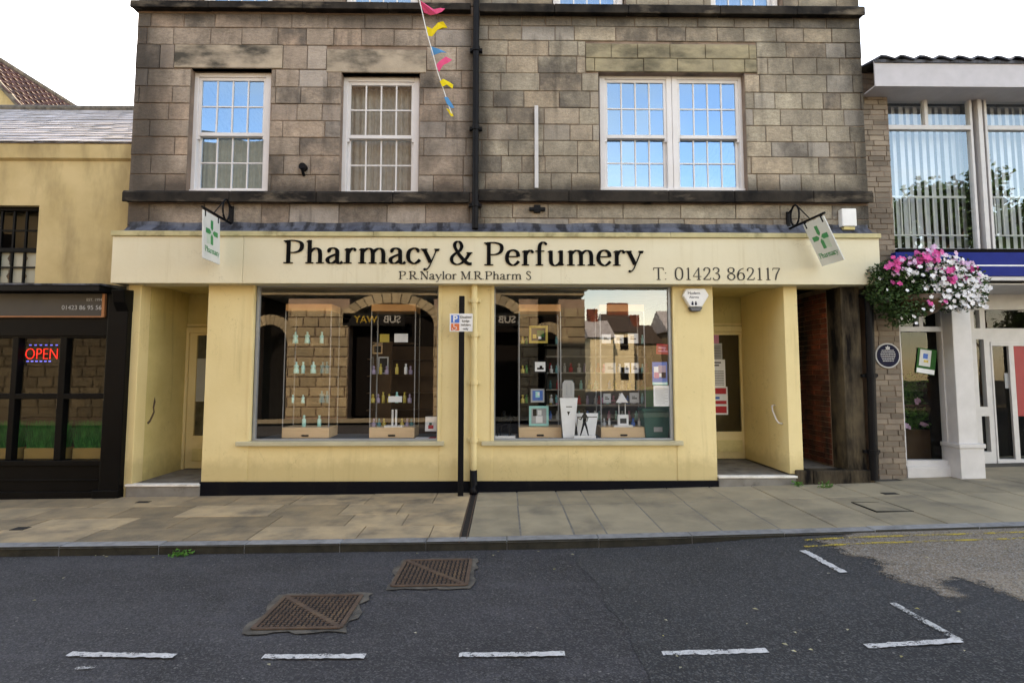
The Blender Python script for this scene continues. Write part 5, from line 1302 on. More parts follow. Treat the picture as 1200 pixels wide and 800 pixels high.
# ------------------------------------------------------------------ window displays
DK = zsill - .004       # deck height
def cabinet(xa_, xb_, y, w_extra, shelves, label):
    x0, x1 = X(xa_, y, 480), X(xb_, y, 480); dp = .42; zt_ = Z(363, y)
    t = thing('display_cabinet', label, 'cabinet', ((x0 + x1) / 2, y, DK), 'glass display cabinets in the shop windows')
    zb = Z(500.5, y)
    b = box(x0, x1, y, y + dp, DK, zb).build('drawer', M['wood'], t, bevel=.004)
    m = MB(); m.tube([((x0 + x1) / 2 - .05, y - .012, DK + .035), ((x0 + x1) / 2 + .05, y - .012, DK + .035)], .008, 8); m.box((x0 + x1) / 2 - .045, (x0 + x1) / 2 + .045, y - .004, y - .001, DK + .02, DK + .045); m.build('handle', M['iron'], b)
    box(x0, x1, y, y + dp, zt_ - .02, zt_ + .08).build('header', M['wood_red'], t, bevel=.004)
    for a in (x0, x1 - .012):
        for c in (y, y + dp - .012): box(a, a + .012, c, c + .012, zb, zt_ - .02).build('upright', M['alu'], t)
    for s in shelves:
        z_ = Z(s, y); box(x0 + .005, x1 - .005, y + .005, y + dp - .005, z_ - .008, z_).build('glass_shelf', M['glass_thin'], t)
    m = MB()
    for a in (x0 + .002, x1 - .002): m.quad((a, y + .01, zb), (a, y + dp - .01, zb), (a, y + dp - .01, zt_), (a, y + .01, zt_))
    m.build('glass_side', M['glass_thin'], t)
    return x0, x1, y, zb
yc1 = 8.02
cabinet(331, 386, yc1, 0, (402.5, 437.5, 471.5), 'cabinet of turquoise bottles in the left shop window')
cabinet(433, 486, yc1, 0, (401, 438.5, 471.5), 'cabinet of perfume and photo frames in the left shop window')
cabinet(608, 658, yc1, 0, (403, 437, 471.5), 'cabinet of framed pictures in the right shop window')
cabinet(704, 757, yc1, 0, (402.5, 437, 472), 'cabinet of white cards and small box in the right shop window')

def bottle_mb(kind, h):
    m = MB()
    if kind == 0: pr = [(.30, 0), (.34, .04), (.30, .3), (.22, .46), (.30, .6), (.24, .72), (.11, .76), (.11, .96), (.07, 1)]
    elif kind == 1: pr = [(.20, 0), (.22, .03), (.22, .66), (.10, .74), (.10, .78), (.13, .8), (.13, 1)]
    else: pr = [(.3, 0), (.32, .05), (.32, .5), (.12, .56), (.12, .66), (.17, .67), (.17, .92), (.1, 1)]
    m.lathe(0, 0, [(r * h * .75, z * h) for r, z in pr], 14); return m
protos = {}
def bottle(px_, py_, y, kind, h, mat, label, grp, name='bottle'):
    key = (kind, h, mat)
    x_, z_ = X(px_, y, py_), Z(py_, y) + .001
    if key not in protos: o = bottle_mb(kind, h).build(name, M[mat], smooth=True); protos[key] = o
    else: o = protos[key].copy(); C.objects.link(o)
    o.location = (x_, y, z_); o['label'] = label; o['category'] = 'bottle'; o['group'] = grp; return o
g1 = 'turquoise bottles on the left cabinet'
ordn = ['leftmost', 'second', 'third', 'fourth', 'rightmost']
for row, (py_, xs_, nm) in enumerate(((402.5, (346, 360, 377), 'top shelf'), (437.5, (347, 355, 367, 378, 387), 'second shelf'), (471.5, (343, 355, 377, 386), 'third shelf'), (500, (356, 374), 'drawer top'))):
    for i, q in enumerate(xs_):
        o_ = ordn[i] if i < len(xs_) - 1 else 'rightmost'
        kd = 0 if (i + row) % 3 != 2 and row != 3 else 1
        q = min(q, 383)
        bottle(q, py_, yc1 + .14 + .05 * (i % 2), kd, .165 if row != 2 or i > 1 else .11, 'teal' if (q < 375 or row == 0) else 'dteal', f'{o_} turquoise bottle on the {nm} of the left window cabinet', g1)
g2 = 'scent bottles on the second cabinet'
for row, (py_, its, nm) in enumerate(((438.5, ((438, 2, 'lilac'), (446, 1, 'gold'), (453, 2, 'lilac'), (465, 1, 'gold'), (475.5, 1, 'upvc'), (481, 2, 'lilac')), 'middle shelf'), (471.5, ((437, 2, 'gold'), (443, 2, 'lilac'), (449, 1, 'gold'), (456, 2, 'gold'), (465, 1, 'teal'), (474, 1, 'gold'), (480, 2, 'lilac')), 'lower shelf'), (500, ((438, 2, 'lilac'), (444, 2, 'dteal'), (450, 2, 'gold'), (471, 2, 'gold'), (477, 2, 'lilac'), (482, 2, 'dteal')), 'drawer top'))):
    cn = {'lilac': 'lilac', 'gold': 'amber', 'upvc': 'white', 'teal': 'turquoise', 'dteal': 'dark teal'}; on = ['first', 'second', 'third', 'fourth', 'fifth', 'sixth', 'seventh']
    for i, (q, kd, c) in enumerate(its): bottle(q, py_, yc1 + .16 + .04 * (i % 3), kd, .12 if kd == 2 else .15, c, f'small {cn[c]} scent bottle, {on[i]} from left on the {nm} of the second cabinet', g2)

def card(px0_, px1_, py0_, py1_, y, mat, label, cat='card', name='display_card', frame=None, grp=None, inner=None, lean=.0):
    x0, x1, z0, z1 = X(px0_, y, py1_), X(px1_, y, py1_), Z(py1_, y), Z(py0_, y)
    m = MB(); m.hexa([(x0, y, z0), (x1, y, z0), (x0, y + .01, z0), (x1, y + .01, z0), (x0, y + lean, z1), (x1, y + lean, z1), (x0, y + .01 + lean, z1), (x1, y + .01 + lean, z1)])
    if frame:
        t = m.build(name, M[frame], label=label, cat=cat, group=grp, bevel=.002); WL[t.name] = t.location.copy()
        w_ = (x1 - x0) * .12; h_ = w_
        def pt(a, b, e): return (x0 + a, y + lean * (b / (z1 - z0)) - e, z0 + b)
        def q4(m, a, b, c, d, e): m.quad(pt(a, b, e), pt(c, b, e), pt(c, d, e), pt(a, d, e))
        mm = MB(); q4(mm, w_, h_, x1 - x0 - w_, z1 - z0 - h_, .002); pc = mm.build('picture', M[mat], t)
        if inner:
            for k, (c, a0, b0, a1, b1) in enumerate(inner):
                mm = MB(); q4(mm, w_ + a0 * (x1 - x0 - 2 * w_), h_ + b0 * (z1 - z0 - 2 * h_), w_ + a1 * (x1 - x0 - 2 * w_), h_ + b1 * (z1 - z0 - 2 * h_), .003 + k * .0004); mm.build('printed_patch', M[c], pc)
        return t
    return m.build(name, M[mat], label=label, cat=cat, group=grp, bevel=.001)
yq_ = yc1 + .12
card(436.5, 448, 404, 414.5, 8.5, 'dim', 'small wooden photo frame behind the second cabinet', 'photo frame', 'photo_frame', 'wood')
card(445, 456, 391.5, 401, yq_, 'gold', 'glowing amber picture card on the top shelf of the second cabinet', 'card')
card(462, 478, 391, 401, yq_, 'paper', 'white price card on the top shelf of the second cabinet', 'card')
card(455, 471, 464, 471, yq_ - .06, 'paper', 'white card on the lower shelf of the second cabinet', 'card')
card(443, 455, 418, 438, 8.36, 'dim', 'tall photo frame behind the amber bottles in the second cabinet', 'photo frame', 'photo_frame', 'grey_paper')
t = thing('display_stand', 'white stand with two thin uprights on the second cabinet drawer', 'stand', (X(462, yc1, 500), yc1 + .1, Z(500, yc1)))
xx = X(462, yc1 + .1, 500); z0 = Z(500.5, yc1)
box(xx - .13, xx + .13, yc1 + .03, yc1 + .2, z0, z0 + .02).build('base', M['upvc'], t); box(xx - .038, xx - .012, yc1 + .09, yc1 + .11, z0 + .02, z0 + .24).build('upright', M['upvc'], t); box(xx + .012, xx + .038, yc1 + .09, yc1 + .11, z0 + .02, z0 + .24).build('upright', M['upvc'], t)
card(498, 511.5, 488, 505, 7.95, 'paper', 'red and white printed card at the right corner of the left window', 'card', 'printed_card', 'paper', None, (('red', .2, .1, .8, .4), ('crate_dark', .3, .4, .6, .6)), .03)
m = MB(); xa_, xb_ = X(487, 7.85, 514), X(511, 7.85, 514); m.box(xa_, xb_, 7.76, 7.93, DK + .001, DK + .02); m.build('leaflet_stack', M['paper'], label='flat white leaflets with red edge on the left window deck', cat='leaflets')
m = MB(); m.box(xb_ - .09, xb_ - .002, 7.755, 7.935, DK + .001, DK + .023); m.build('booklet', M['red'], label='small red booklet lying beside the white leaflets', cat='booklet')
# right window
gF = 'framed pictures on the third cabinet'
card(620, 642, 381.5, 402, yq_, 'dim', 'yellow framed picture with foliage on the top shelf', 'picture', 'picture_frame', 'gold', gF, (('gold', .1, .2, .35, .5), ('grass', .4, .3, .9, .8), ('paper', .5, .15, .7, .35)))
card(625, 641, 422, 437, yq_, 'paper', 'white framed picture of a black figure on the middle shelf', 'picture', 'picture_frame', 'iron', gF, (('iron', .2, .2, .85, .4), ('iron', .45, .4, .7, .6)))
card(622, 638, 455.5, 471, yq_, 'pblue', 'small blue picture in pale frame on the lower shelf', 'picture', 'picture_frame', 'grey_paper', gF, (('teal', .3, .3, .7, .9), ('paper', .5, .5, .7, .8)))
card(620, 643, 475.5, 499, yq_, 'grey_paper', 'grey portrait print in teal frame on the drawer top', 'picture', 'picture_frame', 'teal', gF, (('paper', .3, .05, .75, .5), ('iron', .1, .5, .35, .95), ('paper', .42, .55, .68, .88)))
# giant serum bottle standee
ys = 7.84
t = thing('standee', 'large white cut-out serum bottle standing in the right window', 'standee', (X(666, ys), ys, DK))
m = MB(); m.prism([W(a, b, ys) for a, b in ((660, 513), (673, 513), (677, 466), (656, 466))], ys, ys + .03, 'y'); m.build('bottle_body', M['paper'], t, bevel=.004)
m = MB(); m.prism([W(a, b, ys) for a, b in ((659, 465.7), (673, 465.7), (673, 449), (670, 445.5), (662, 445.5), (659, 449))], ys, ys + .03, 'y'); cp_ = m.build('bottle_cap', M['grey_paper'], t, bevel=.004)
m = MB()
for a in (663.5, 668.5): m.box(X(a, ys), X(a + 1, ys), ys - .002, ys - .0005, Z(463, ys), Z(449, ys))
m.build('cap_line', M['alu'], cp_)
box(X(663, ys), X(670, ys), ys - .002, ys - .0005, Z(477, ys), Z(476, ys)).build('printed_line', M['letter_small'], t)
m = MB(); m.ngon([(*[W(664.5, 482, ys)[0]], ys - .001, W(664.5, 482, ys)[1]), (W(668, 482, ys)[0], ys - .001, W(668, 482, ys)[1]), (W(666.2, 487, ys)[0], ys - .001, W(666.2, 487, ys)[1])]); m.build('printed_mark', M['letter'], t)
t = thing('tub_standee', 'white cut-out cosmetic tub standing behind a dark figurine in the right window', 'standee', (X(688, ys + .05), ys + .05, DK))
m = MB(); m.prism([W(a, b, ys + .06) for a, b in ((678, 513), (697, 513), (701, 484), (673, 484))], ys + .06, ys + .09, 'y'); m.build('tub', M['paper'], t, bevel=.004)
box(X(676, ys + .06), X(699, ys + .06), ys + .055, ys + .059, Z(489, ys + .06), Z(488, ys + .06)).build('printed_line', M['letter_small'], t)
# wire figurines
def figurine(pxc, w_, label, horse):
    y = 7.76; xc = X(pxc, y, 510); 
    t = thing('figurine', label, 'figurine', (xc, y, DK), 'dark figurines in the right window')
    k = 1 / 88.
    box(xc - w_ / 2 * k * 1.0, xc + w_ / 2 * k, y - .03, y + .06, DK, DK + .055).build('plinth', M['upvc'], t, bevel=.003)
    m = MB(); z0 = DK + .05
    def tb(pts, r): m.tube([(xc + a, y + .01 + c, z0 + b) for a, b, c in pts], r, 7)
    if horse:
        tb([(-.09, .16, 0), (-.02, .19, 0), (.05, .20, 0), (.09, .27, 0)], [.03, .045, .04, .018]); tb([(.09, .26, 0), (.14, .23, 0)], [.022, .012])
        for a, b in ((-.10, -.03), (-.06, .02), (.05, -.03), (.07, .03)): tb([(a * .8, .17, b), (a, .08, b), (a * 1.05, 0, b)], [.016, .01, .008])
        tb([(-.11, .17, 0), (-.16, .12, 0), (-.15, .03, 0)], [.012, .012, .004]); tb([(-.02, .2, 0), (-.02, .29, 0), (-.01, .33, 0)], [.028, .03, .018]); tb([(-.02, .28, 0), (.05, .26, .02), (.08, .27, 0)], [.012, .008, .006])
        for i in range(9): r = random.Random(i); tb([(r.uniform(-.12, .1), r.uniform(.05, .25), 0), (r.uniform(-.17, .15), r.uniform(.1, .33), r.uniform(-.03, .03))], .004)
    else:
        tb([(0, .18, 0), (.01, .27, 0), (.0, .31, 0)], [.022, .03, .014]); tb([(0, .315, 0), (0, .35, 0)], [.02, .016]); tb([(-.05, .335, 0), (.05, .345, 0)], .008)
        tb([(0, .19, 0), (-.025, .1, 0), (-.055, 0, 0)], [.018, .013, .008]); tb([(.005, .19, 0), (.035, .1, .02), (.055, 0, 0)], [.018, .013, .008])
        tb([(-.01, .28, 0), (-.05, .22, -.02), (-.09, .24, 0)], [.012, .009, .006]); tb([(.015, .28, 0), (.05, .24, 0), (.03, .19, -.02)], [.012, .009, .006]); tb([(-.09, .25, 0), (-.11, .0, 0)], .004)
    m.build('figure', M['black'], t, smooth=True)
figurine(592, 24, 'black figurine of a horse and rider at the left of the right window', True)
figurine(685, 26, 'black standing figurine with hat and stick on a white plinth', False)
# cards on fourth cabinet
gC = 'white cards on the fourth cabinet'
for (a, b, c, d, mt, lb) in ((705, 716, 391.5, 402, 'paper', 'leftmost white card on the top shelf of the fourth cabinet'), (720, 731, 392, 402, 'paper', 'middle white card on the top shelf of the fourth cabinet'), (736, 748, 390.5, 402, 'paper', 'right white card on the top shelf of the fourth cabinet'),
    (709, 722, 425, 437, 'grey_paper', 'left white card on the middle shelf of the fourth cabinet'), (732, 738, 425, 437, 'paper', 'narrow white card on the middle shelf of the fourth cabinet'), (740, 748.5, 425, 437, 'paper', 'right white card on the middle shelf of the fourth cabinet'),
    (707, 716, 461, 472, 'grey_paper', 'grey card at the left of the lower shelf of the fourth cabinet'), (738, 749, 460, 472, 'grey_paper', 'grey card at the right of the lower shelf of the fourth cabinet')):
    card(a, b, c, d, yc1 + .05, mt, lb, 'card', grp=gC, inner=(('letter_small', .15, .35, .85, .5), ('letter_small', .15, .6, .6, .7)), frame=mt)
m = MB(); m.prism([W(a, b, yc1 + .03) for a, b in ((722, 471.5), (736, 471.5), (729, 460))], yc1 + .03, yc1 + .06, 'y'); m.build('triangular_card', M['paper'], label='white triangular card on the lower shelf of the fourth cabinet', cat='card')
t = thing('boxed_product', 'white product box with face print on a two post stand', 'box', (X(730, yc1, 500), yc1, Z(500, yc1)))
xx = X(730, yc1 + .05, 500); z0 = Z(500.5, yc1)
box(xx - .13, xx + .13, yc1 + .0, yc1 + .16, z0, z0 + .025).build('stand_base', M['upvc'], t)
for s in (-.05, .04): box(xx + s, xx + s + .012, yc1 + .09, yc1 + .10, z0 + .025, z0 + .32).build('stand_post', M['upvc'], t)
b_ = box(xx - .075, xx + .075, yc1 + .02, yc1 + .07, z0 + .026, z0 + .17).build('box', M['paper'], t, bevel=.002)
box(xx - .045, xx + .045, yc1 + .018, yc1 + .0195, z0 + .05, z0 + .12).build('print', M['letter_small'], b_)
# small stock on the two right hand cabinets
gS = 'small stock on the right window cabinets'
for row, (py_, nm) in enumerate(((403, 'top shelf'), (437, 'middle shelf'), (471.5, 'lower shelf'))):
    for i, (q, kd, c, cn_) in enumerate(((612.5, 2, 'gold', 'amber'), (617, 1, 'grass', 'green'), (646, 2, 'grey_paper', 'grey'), (652, 1, 'dteal', 'dark teal'))):
        if row == 0 and i == 2: continue
        bottle(q, py_, yc1 + .2, kd, .11, c, f'small {cn_} bottle on the {nm} of the framed picture cabinet', gS)
    for i, (q, kd, c, cn_) in enumerate(((708, 2, 'pink', 'pink'), (726.5, 1, 'upvc', 'white'), (744, 2, 'lilac', 'lilac'), (753, 1, 'teal', 'turquoise'))):
        bottle(q, py_, yc1 + .27, kd, .13, c, f'small {cn_} bottle behind the cards on the {nm} of the fourth cabinet', gS)
for i, (q, kd, c, cn_) in enumerate(((708, 2, 'grey_paper', 'grey'), (714, 1, 'upvc', 'white'), (742, 2, 'pblue', 'blue'), (749, 1, 'upvc', 'white'))):
    bottle(q, 500, yc1 + .2, kd, .12, c, f'small {cn_} bottle {("left of", "just left of", "right of", "far right of")[i]} the white product box on the fourth drawer', gS)
# green tubs
t = thing('storage_tub', 'bright green plastic tub stacked behind the dark green one in the window', 'tub', (X(769, 8.3), 8.3, Z(478, 8.3)))
m = MB(); m.prism([W(a, b, 8.3) for a, b in ((757, 480), (784, 480), (786, 455), (755, 455))], 8.3, 8.6, 'y'); m.build('tub', M['crate_green'], t, bevel=.01)
box(X(754, 8.28), X(787, 8.28), 8.28, 8.62, Z(457, 8.28), Z(453.5, 8.28)).build('lid', M['crate_green'], t, bevel=.006)
t = thing('storage_tub', 'dark green plastic tub with a pale label at the window corner', 'tub', (X(770, 7.98), 7.98, DK))
m = MB(); m.prism([(W(a, b, 7.98)[0], max(DK, W(a, b, 7.98)[1])) for a, b in ((757, 513), (783, 513), (787, 480), (754, 480))], 7.98, 8.25, 'y'); b_ = m.build('tub', M['crate_dark'], t, bevel=.01)
box(X(752, 7.96), X(788.5, 7.96), 7.96, 8.27, Z(482.5, 7.96), Z(478.5, 7.96)).build('lid', M['crate_dark'], t, bevel=.006)
box(X(765, 7.975), X(775, 7.975), 7.974, 7.979, Z(506, 7.975), Z(500.5, 7.975)).build('label', M['grey_paper'], b_)
# stickers and notices on the glass (inside face)
ygl = YF + .094
def notice(a, b, c, d, mat, name, label, cat, y=ygl, bits=(), rot=0, grp=None):
    x0, x1, z0, z1 = X(a, y), X(b, y), Z(d, y), Z(c, y)
    m = MB(); m.box(x0, x1, y, y + .003, z0, z1)
    o = m.build(name, M[mat], label=label, cat=cat, group=grp); WL[o.name] = o.location.copy()
    for k, (mt, u0, v0, u1, v1) in enumerate(bits):
        q = box(x0 + u0 * (x1 - x0), x0 + u1 * (x1 - x0), y - .0015 - k * .0003, y - .0003, z0 + v0 * (z1 - z0), z0 + v1 * (z1 - z0)).build('print', M[mt], o)
    if rot: o.rotation_euler.y = rot
    return o
T_ = lambda v, u0=.1, u1=.9, h=.05: ('letter_small', u0, v, u1, v + h)
o = notice(769.5, 789, 403, 415, 'red', 'window_sticker', 'red sticker with white lettering high in the right window corner', 'sticker', bits=(('redd', .06, .1, .94, .9), ('pink', .12, .55, .55, .7), ('pink', .12, .25, .85, .36), ('pink', .42, .4, .52, .52)), rot=R(3))
notice(764.5, 782, 424, 451, 'pblue', 'poster', 'blue poster of figures inside the right shop window', 'poster', bits=(('paper', .1, .35, .75, .8), ('pink', .12, .3, .45, .55), ('lilac', .4, .5, .9, .85), ('navy', .6, .3, .9, .55), ('teal', .0, .0, 1, .12), ('paper', .1, .05, .9, .09)))
notice(765.5, 784, 451.8, 476, 'paper', 'notice', 'plain white paper notice under the blue poster', 'notice', bits=[('grey_paper', .1, v / 20, .9 - .2 * (v % 3 == 0), v / 20 + .012) for v in range(2, 19, 1)])
# notices on the right door
yd = 9.0 + .026
notice(832, 843.5, 392, 402, 'pink', 'notice', 'small pinkish notice at the top of the right door glass', 'notice', y=yd)
notice(830, 847, 402, 421, 'grey_paper', 'notice', 'grey opening hours notice in the upper part of the right door', 'notice', y=yd - .002, bits=[T_(v / 10, h=.03) for v in range(1, 9)])
notice(826, 850, 421, 453, 'paper', 'notice', 'large pale printed notice in the middle of the right door glass', 'notice', y=yd - .004, bits=[T_(.86, .3, .8), T_(.76, .3, .7)] + [T_(v / 16, .3, .92, .02) for v in range(1, 10)])
notice(828, 852, 453, 486, 'paper', 'notice', 'red and white notice at the bottom of the right door papers', 'notice', y=yd - .006, bits=(('red', .05, .74, .93, .95), ('red', .05, .38, .93, .5), ('red', .05, .06, .93, .30), ('pblue', .4, .56, .6, .64)))
# notice in left door
notice(229, 243, 420, 470, 'grey_paper', 'door_poster', 'pale poster behind the glass of the left entrance door', 'poster', y=8.75 + .036)
# council window poster
o = notice(1073, 1095, 408, 438, 'grass', 'poster', 'tilted green and white poster in the council ground floor window', 'poster', y=YC + .085, bits=(('sign_white', .12, .3, .72, .95), ('pblue', .3, .6, .55, .8), ('gold', .35, .45, .6, .55), ('paper', .03, .02, .98, .2)), rot=R(9))
notice(1177, 1183.5, 437, 455, 'grey_paper', 'notice', 'white notice on the council entrance door glass', 'notice', y=8.7 + .03)

# goods on dim shelves at the back of the pharmacy
gB = 'products on the dim shelves behind the right window'
colsn = {'pink': 'pink', 'dteal': 'dark teal', 'lilac': 'lilac', 'upvc': 'white', 'teal': 'turquoise', 'grey_paper': 'grey', 'gold': 'amber', 'red': 'red', 'pblue': 'blue'}
ysn = 9.5
t = thing('shelf_unit', 'dim wooden shelving behind the right shop window', 'shelves', (X(700, ysn), ysn, zfl))
for s in (417, 436, 456, 474, 492): box(X(640, ysn), X(765, ysn), ysn, ysn + .3, Z(s, ysn) - .02, Z(s, ysn)).build('shelf', M['ceil'], t)
for q in (640, 703, 765): box(X(q, ysn) - .015, X(q, ysn) + .015, ysn + .02, ysn + .3, zfl, Z(408, ysn)).build('side_panel', M['dim'], t)
box(X(640, ysn), X(765, ysn), ysn + .3, ysn + .32, zfl, Z(408, ysn)).build('back_panel', surf('shelf back', (.12, .115, .10), (.1, .09, .08), 2, .8, 10, .05), t)
ORD = 'zeroth first second third fourth fifth sixth seventh eighth ninth tenth eleventh twelfth thirteenth fourteenth fifteenth sixteenth seventeenth'.split()
rr = random.Random(12); rown = ['second', 'third', 'fourth', 'bottom']
for si, s in enumerate((436, 456, 474, 492)):
    q = 645; k = 0
    while q < 760:
        c = rr.choice(list(colsn)); kd = rr.choice([0, 1, 2]); 
        if abs(q - 703) > 4:
            k += 1; bottle(q, s, ysn + .1, kd, .15, c, f'{colsn[c]} product, {ORD[k]} from left on the {rown[si]} dim back shelf behind the right window', gB, 'product')
        q += rr.uniform(6.5, 10)
# shelving seen deep behind the left window
ysn = 10.2
t = thing('wall_shelving', 'dark wooden wall shelving deep behind the left shop window', 'shelves', (X(460, ysn), ysn, zfl))
for s in (420, 440, 460, 480): box(X(430, ysn), X(515, ysn), ysn, ysn + .3, Z(s, ysn) - .02, Z(s, ysn)).build('shelf', M['brown'], t)
box(X(430, ysn), X(515, ysn), ysn + .3, ysn + .32, zfl, Z(405, ysn)).build('back_panel', M['brown'], t)
# council reception items: leafy plants and shelf behind the window
ypl = 8.5
rp = random.Random(5)
t = thing('leafy_display', 'green leafy display with small flowers inside the council window', 'plants', (X(1075, ypl), ypl, .2))
box(X(1052, ypl), X(1112, ypl), ypl - .1, ypl + .3, Z(476, ypl), Z(474, ypl)).build('shelf', M['brown'], t); box(X(1052, ypl), X(1112, ypl), ypl - .1, ypl + .3, .15, Z(503, ypl)).build('shelf', M['brown'], t)
m = MB()
for _ in range(1300):
    top = rp.random() < .5
    x_ = X(rp.uniform(1053, 1085 if top else 1106), ypl); z_ = Z(rp.uniform(440, 474) if top else rp.uniform(480, 503), ypl)
    leafq(m, Vector((x_, ypl + rp.uniform(-.1, .25), z_)), rp.uniform(.05, .1), rp)
m.build('leaves', M['weed'], t, kind='stuff', fix=False)
m = MB()
for q, z_ in ((1075, 470), (1080, 498), (1095, 499), (1100, 471), (1060, 500)):
    for _ in range(5): flower(m, Vector((X(q + rp.uniform(-3, 3), ypl - .12), ypl - .12, Z(z_ + rp.uniform(-3, 3), ypl))), .035, rp)
m.build('flowers', M['petal_l'], t, kind='stuff', fix=False)

# ------------------------------------------------------------------ iron covers, drain channel, weeds, litter
def quad_on(c, fn, lift):
    return [(p[0], p[1], fn(p[0], p[1]) + lift) for p in c]
def road_cover(corn, label):
    c = [Vector(G(*p)) for p in corn]         # TL TR BR BL
    x0 = (c[0].x + c[3].x) / 2; x1 = (c[1].x + c[2].x) / 2; y1 = (c[0].y + c[1].y) / 2; y0 = (c[2].y + c[3].y) / 2
    sx_, sy_ = (x1 - x0) * .04, (y1 - y0) * .04; x0 += sx_; x1 -= sx_; y0 += sy_; y1 -= sy_
    t = thing('manhole_cover', label, 'manhole cover', ((x0 + x1) / 2, (y0 + y1) / 2, zr((x0 + x1) / 2, (y0 + y1) / 2)), 'manhole covers in the road')
    zc = lambda x, y: zr(x, y)
    base = zr((x0 + x1) / 2, (y0 + y1) / 2)
    r = random.Random(int(x0 * 100) + 500); hp = []
    for a, b in (((x0 - .05, y0 - .05), (x1 + .05, y0 - .05)), ((x1 + .05, y0 - .05), (x1 + .05, y1 + .05)), ((x1 + .05, y1 + .05), (x0 - .05, y1 + .05)), ((x0 - .05, y1 + .05), (x0 - .05, y0 - .05))):
        for k in range(9):
            f = k / 9; hp.append((a[0] + (b[0] - a[0]) * f + r.uniform(-.03, .03), a[1] + (b[1] - a[1]) * f + r.uniform(-.025, .025)))
    m = MB(); m.ngon([(p[0], p[1], zr(*p) + .010) for p in hp]); m.build('haunching', M['concrete'], t)
    m = MB(); m.quad(*[(a, b, zr(a, b) + .014) for a, b in ((x0, y0), (x1, y0), (x1, y1), (x0, y1))]); m.build('pit_bed', M['rust_pit'], t)
    m = MB(); fw = .028
    def bar(ax, ay, bx_, by, w2, h):
        d = Vector((bx_ - ax, by - ay)).normalized(); n_ = Vector((-d.y, d.x)) * w2
        p = [Vector((ax, ay)) - n_, Vector((bx_, by)) - n_, Vector((ax, ay)) + n_, Vector((bx_, by)) + n_]
        m.hexa([(q.x, q.y, zr(q.x, q.y) + .0142) for q in p] + [(q.x, q.y, zr(q.x, q.y) + h) for q in p])
    for s in (((x0, y0), (x1, y0)), ((x0, y1), (x1, y1)), ((x0, y0), (x0, y1)), ((x1, y0), (x1, y1))): bar(*s[0], *s[1], fw / 2, .021)
    bar(x0, y1, x1, y0, .016, .0205)
    m.build('frame', M['rust'], t)
    mm_ = (MB(), MB()); n = 15; st = (x1 - x0 - .04) / n; sy = (y1 - y0 - .04) / n
    for i in range(n):
        for j in range(n):
            cx = x0 + .02 + st * (i + .5); cy = y0 + .02 + sy * (j + .5)
            if abs((cx - x0) / (x1 - x0) + (cy - y0) / (y1 - y0) - 1) < .05: continue
            hx_, hy_ = (st * .36, sy * .22) if (i + j) % 2 else (st * .22, sy * .36)
            m = mm_[0 if (cx - x0) / (x1 - x0) + (cy - y0) / (y1 - y0) < 1 else 1]; zb = zr(cx, cy); m.box(cx - hx_, cx + hx_, cy - hy_, cy + hy_, zb + .0141, zb + .019)
    for m in mm_: m.build('chequer_plate', M['rust'], t)
road_cover([(332, 699), (430, 698), (400, 740), (290, 741)], 'rusty square manhole cover nearer the white road dashes')
road_cover([(475, 656.5), (556, 656.5), (549, 689), (453, 690)], 'rusty square manhole cover nearer the kerb below the drain channel')
def small_cover(px_, py_, w_, d_, label, fr=False):
    x, y = G(px_, py_, zp); z = zp(x, y)
    if fr:
        t = thing('pavement_cover', label, 'inspection cover', (x, y, z))
        m = MB(); b = .012
        for q in ((x - w_, x + w_, y - d_, y - d_ + b), (x - w_, x + w_, y + d_ - b, y + d_), (x - w_, x - w_ + b, y - d_ + b, y + d_ - b), (x + w_ - b, x + w_, y - d_ + b, y + d_ - b)): m.box(*q, z - .01, z + .005 + slope(x) * 0)
        m.build('frame', M['iron'], t); mm = MB(); mm.box(x - w_ + b, x + w_ - b, y - d_ + b, y + d_ - b, z - .01, z + .0025); mm.build('infill', M['flag_conc'], t); return t
    return box(x - w_, x + w_, y - d_, y + d_, z - .02, z + .004).build('stopcock_cover', M['rust_pit'], label=label, cat='iron cover', bevel=.004)
small_cover(1033, 593.5, .20, .22, 'square inspection cover with black rim set in the right pavement', True)
small_cover(1043, 578, .09, .05, 'small black iron cover beside the framed inspection cover')
small_cover(168, 588, .08, .045, 'small dark iron cover in front of the left entrance step')
small_cover(24, 619, .07, .06, 'small dark iron cover near the kerb at far left')
t = thing('drain_channel', 'narrow rusty iron drain channel crossing the pavement to the kerb', 'drain', ((DRX0 + DRX1) / 2, 6.4, 0))
m = MB(); m.sheet(DRX0 + .004, DRX1 - .004, KY + .01, 7.5, 2, 20, lambda x, y: zp(x, y) - .006); m.build('channel', M['rust_pit'], t)
m = MB()
for a in (DRX0 + .004, DRX1 - .012):
    m.hexa([(q, y, zp(q, y) + h) for h in (-.008, .002) for y in (KY + .005, 7.5) for q in (a, a + .008)])
m.build('channel_edge', M['rust'], t)
def weed(px_, py_, fn, n, s, label, up=.06):
    x, y = G(px_, py_, fn); z = fn(x, y); r = random.Random(int(px_)); m = MB()
    for _ in range(n):
        q = Vector((x + r.gauss(0, s), y + r.gauss(0, s * .35), z + abs(r.gauss(0, up)))); leafq(m, q, r.uniform(.02, .045), r)
    m.build('weed', M['weed'], label=label, cat='weed', fix=False)
weed(968, 571, zp, 70, .05, 'green weed growing at the foot of the passage step', .025)
weed(934, 569, zp, 40, .03, 'small weed tuft at the pale pier base', .03)
weed(212, 651, zr, 60, .045, 'small green weed growing against the kerb face', .03)
m = MB(); r = random.Random(77)
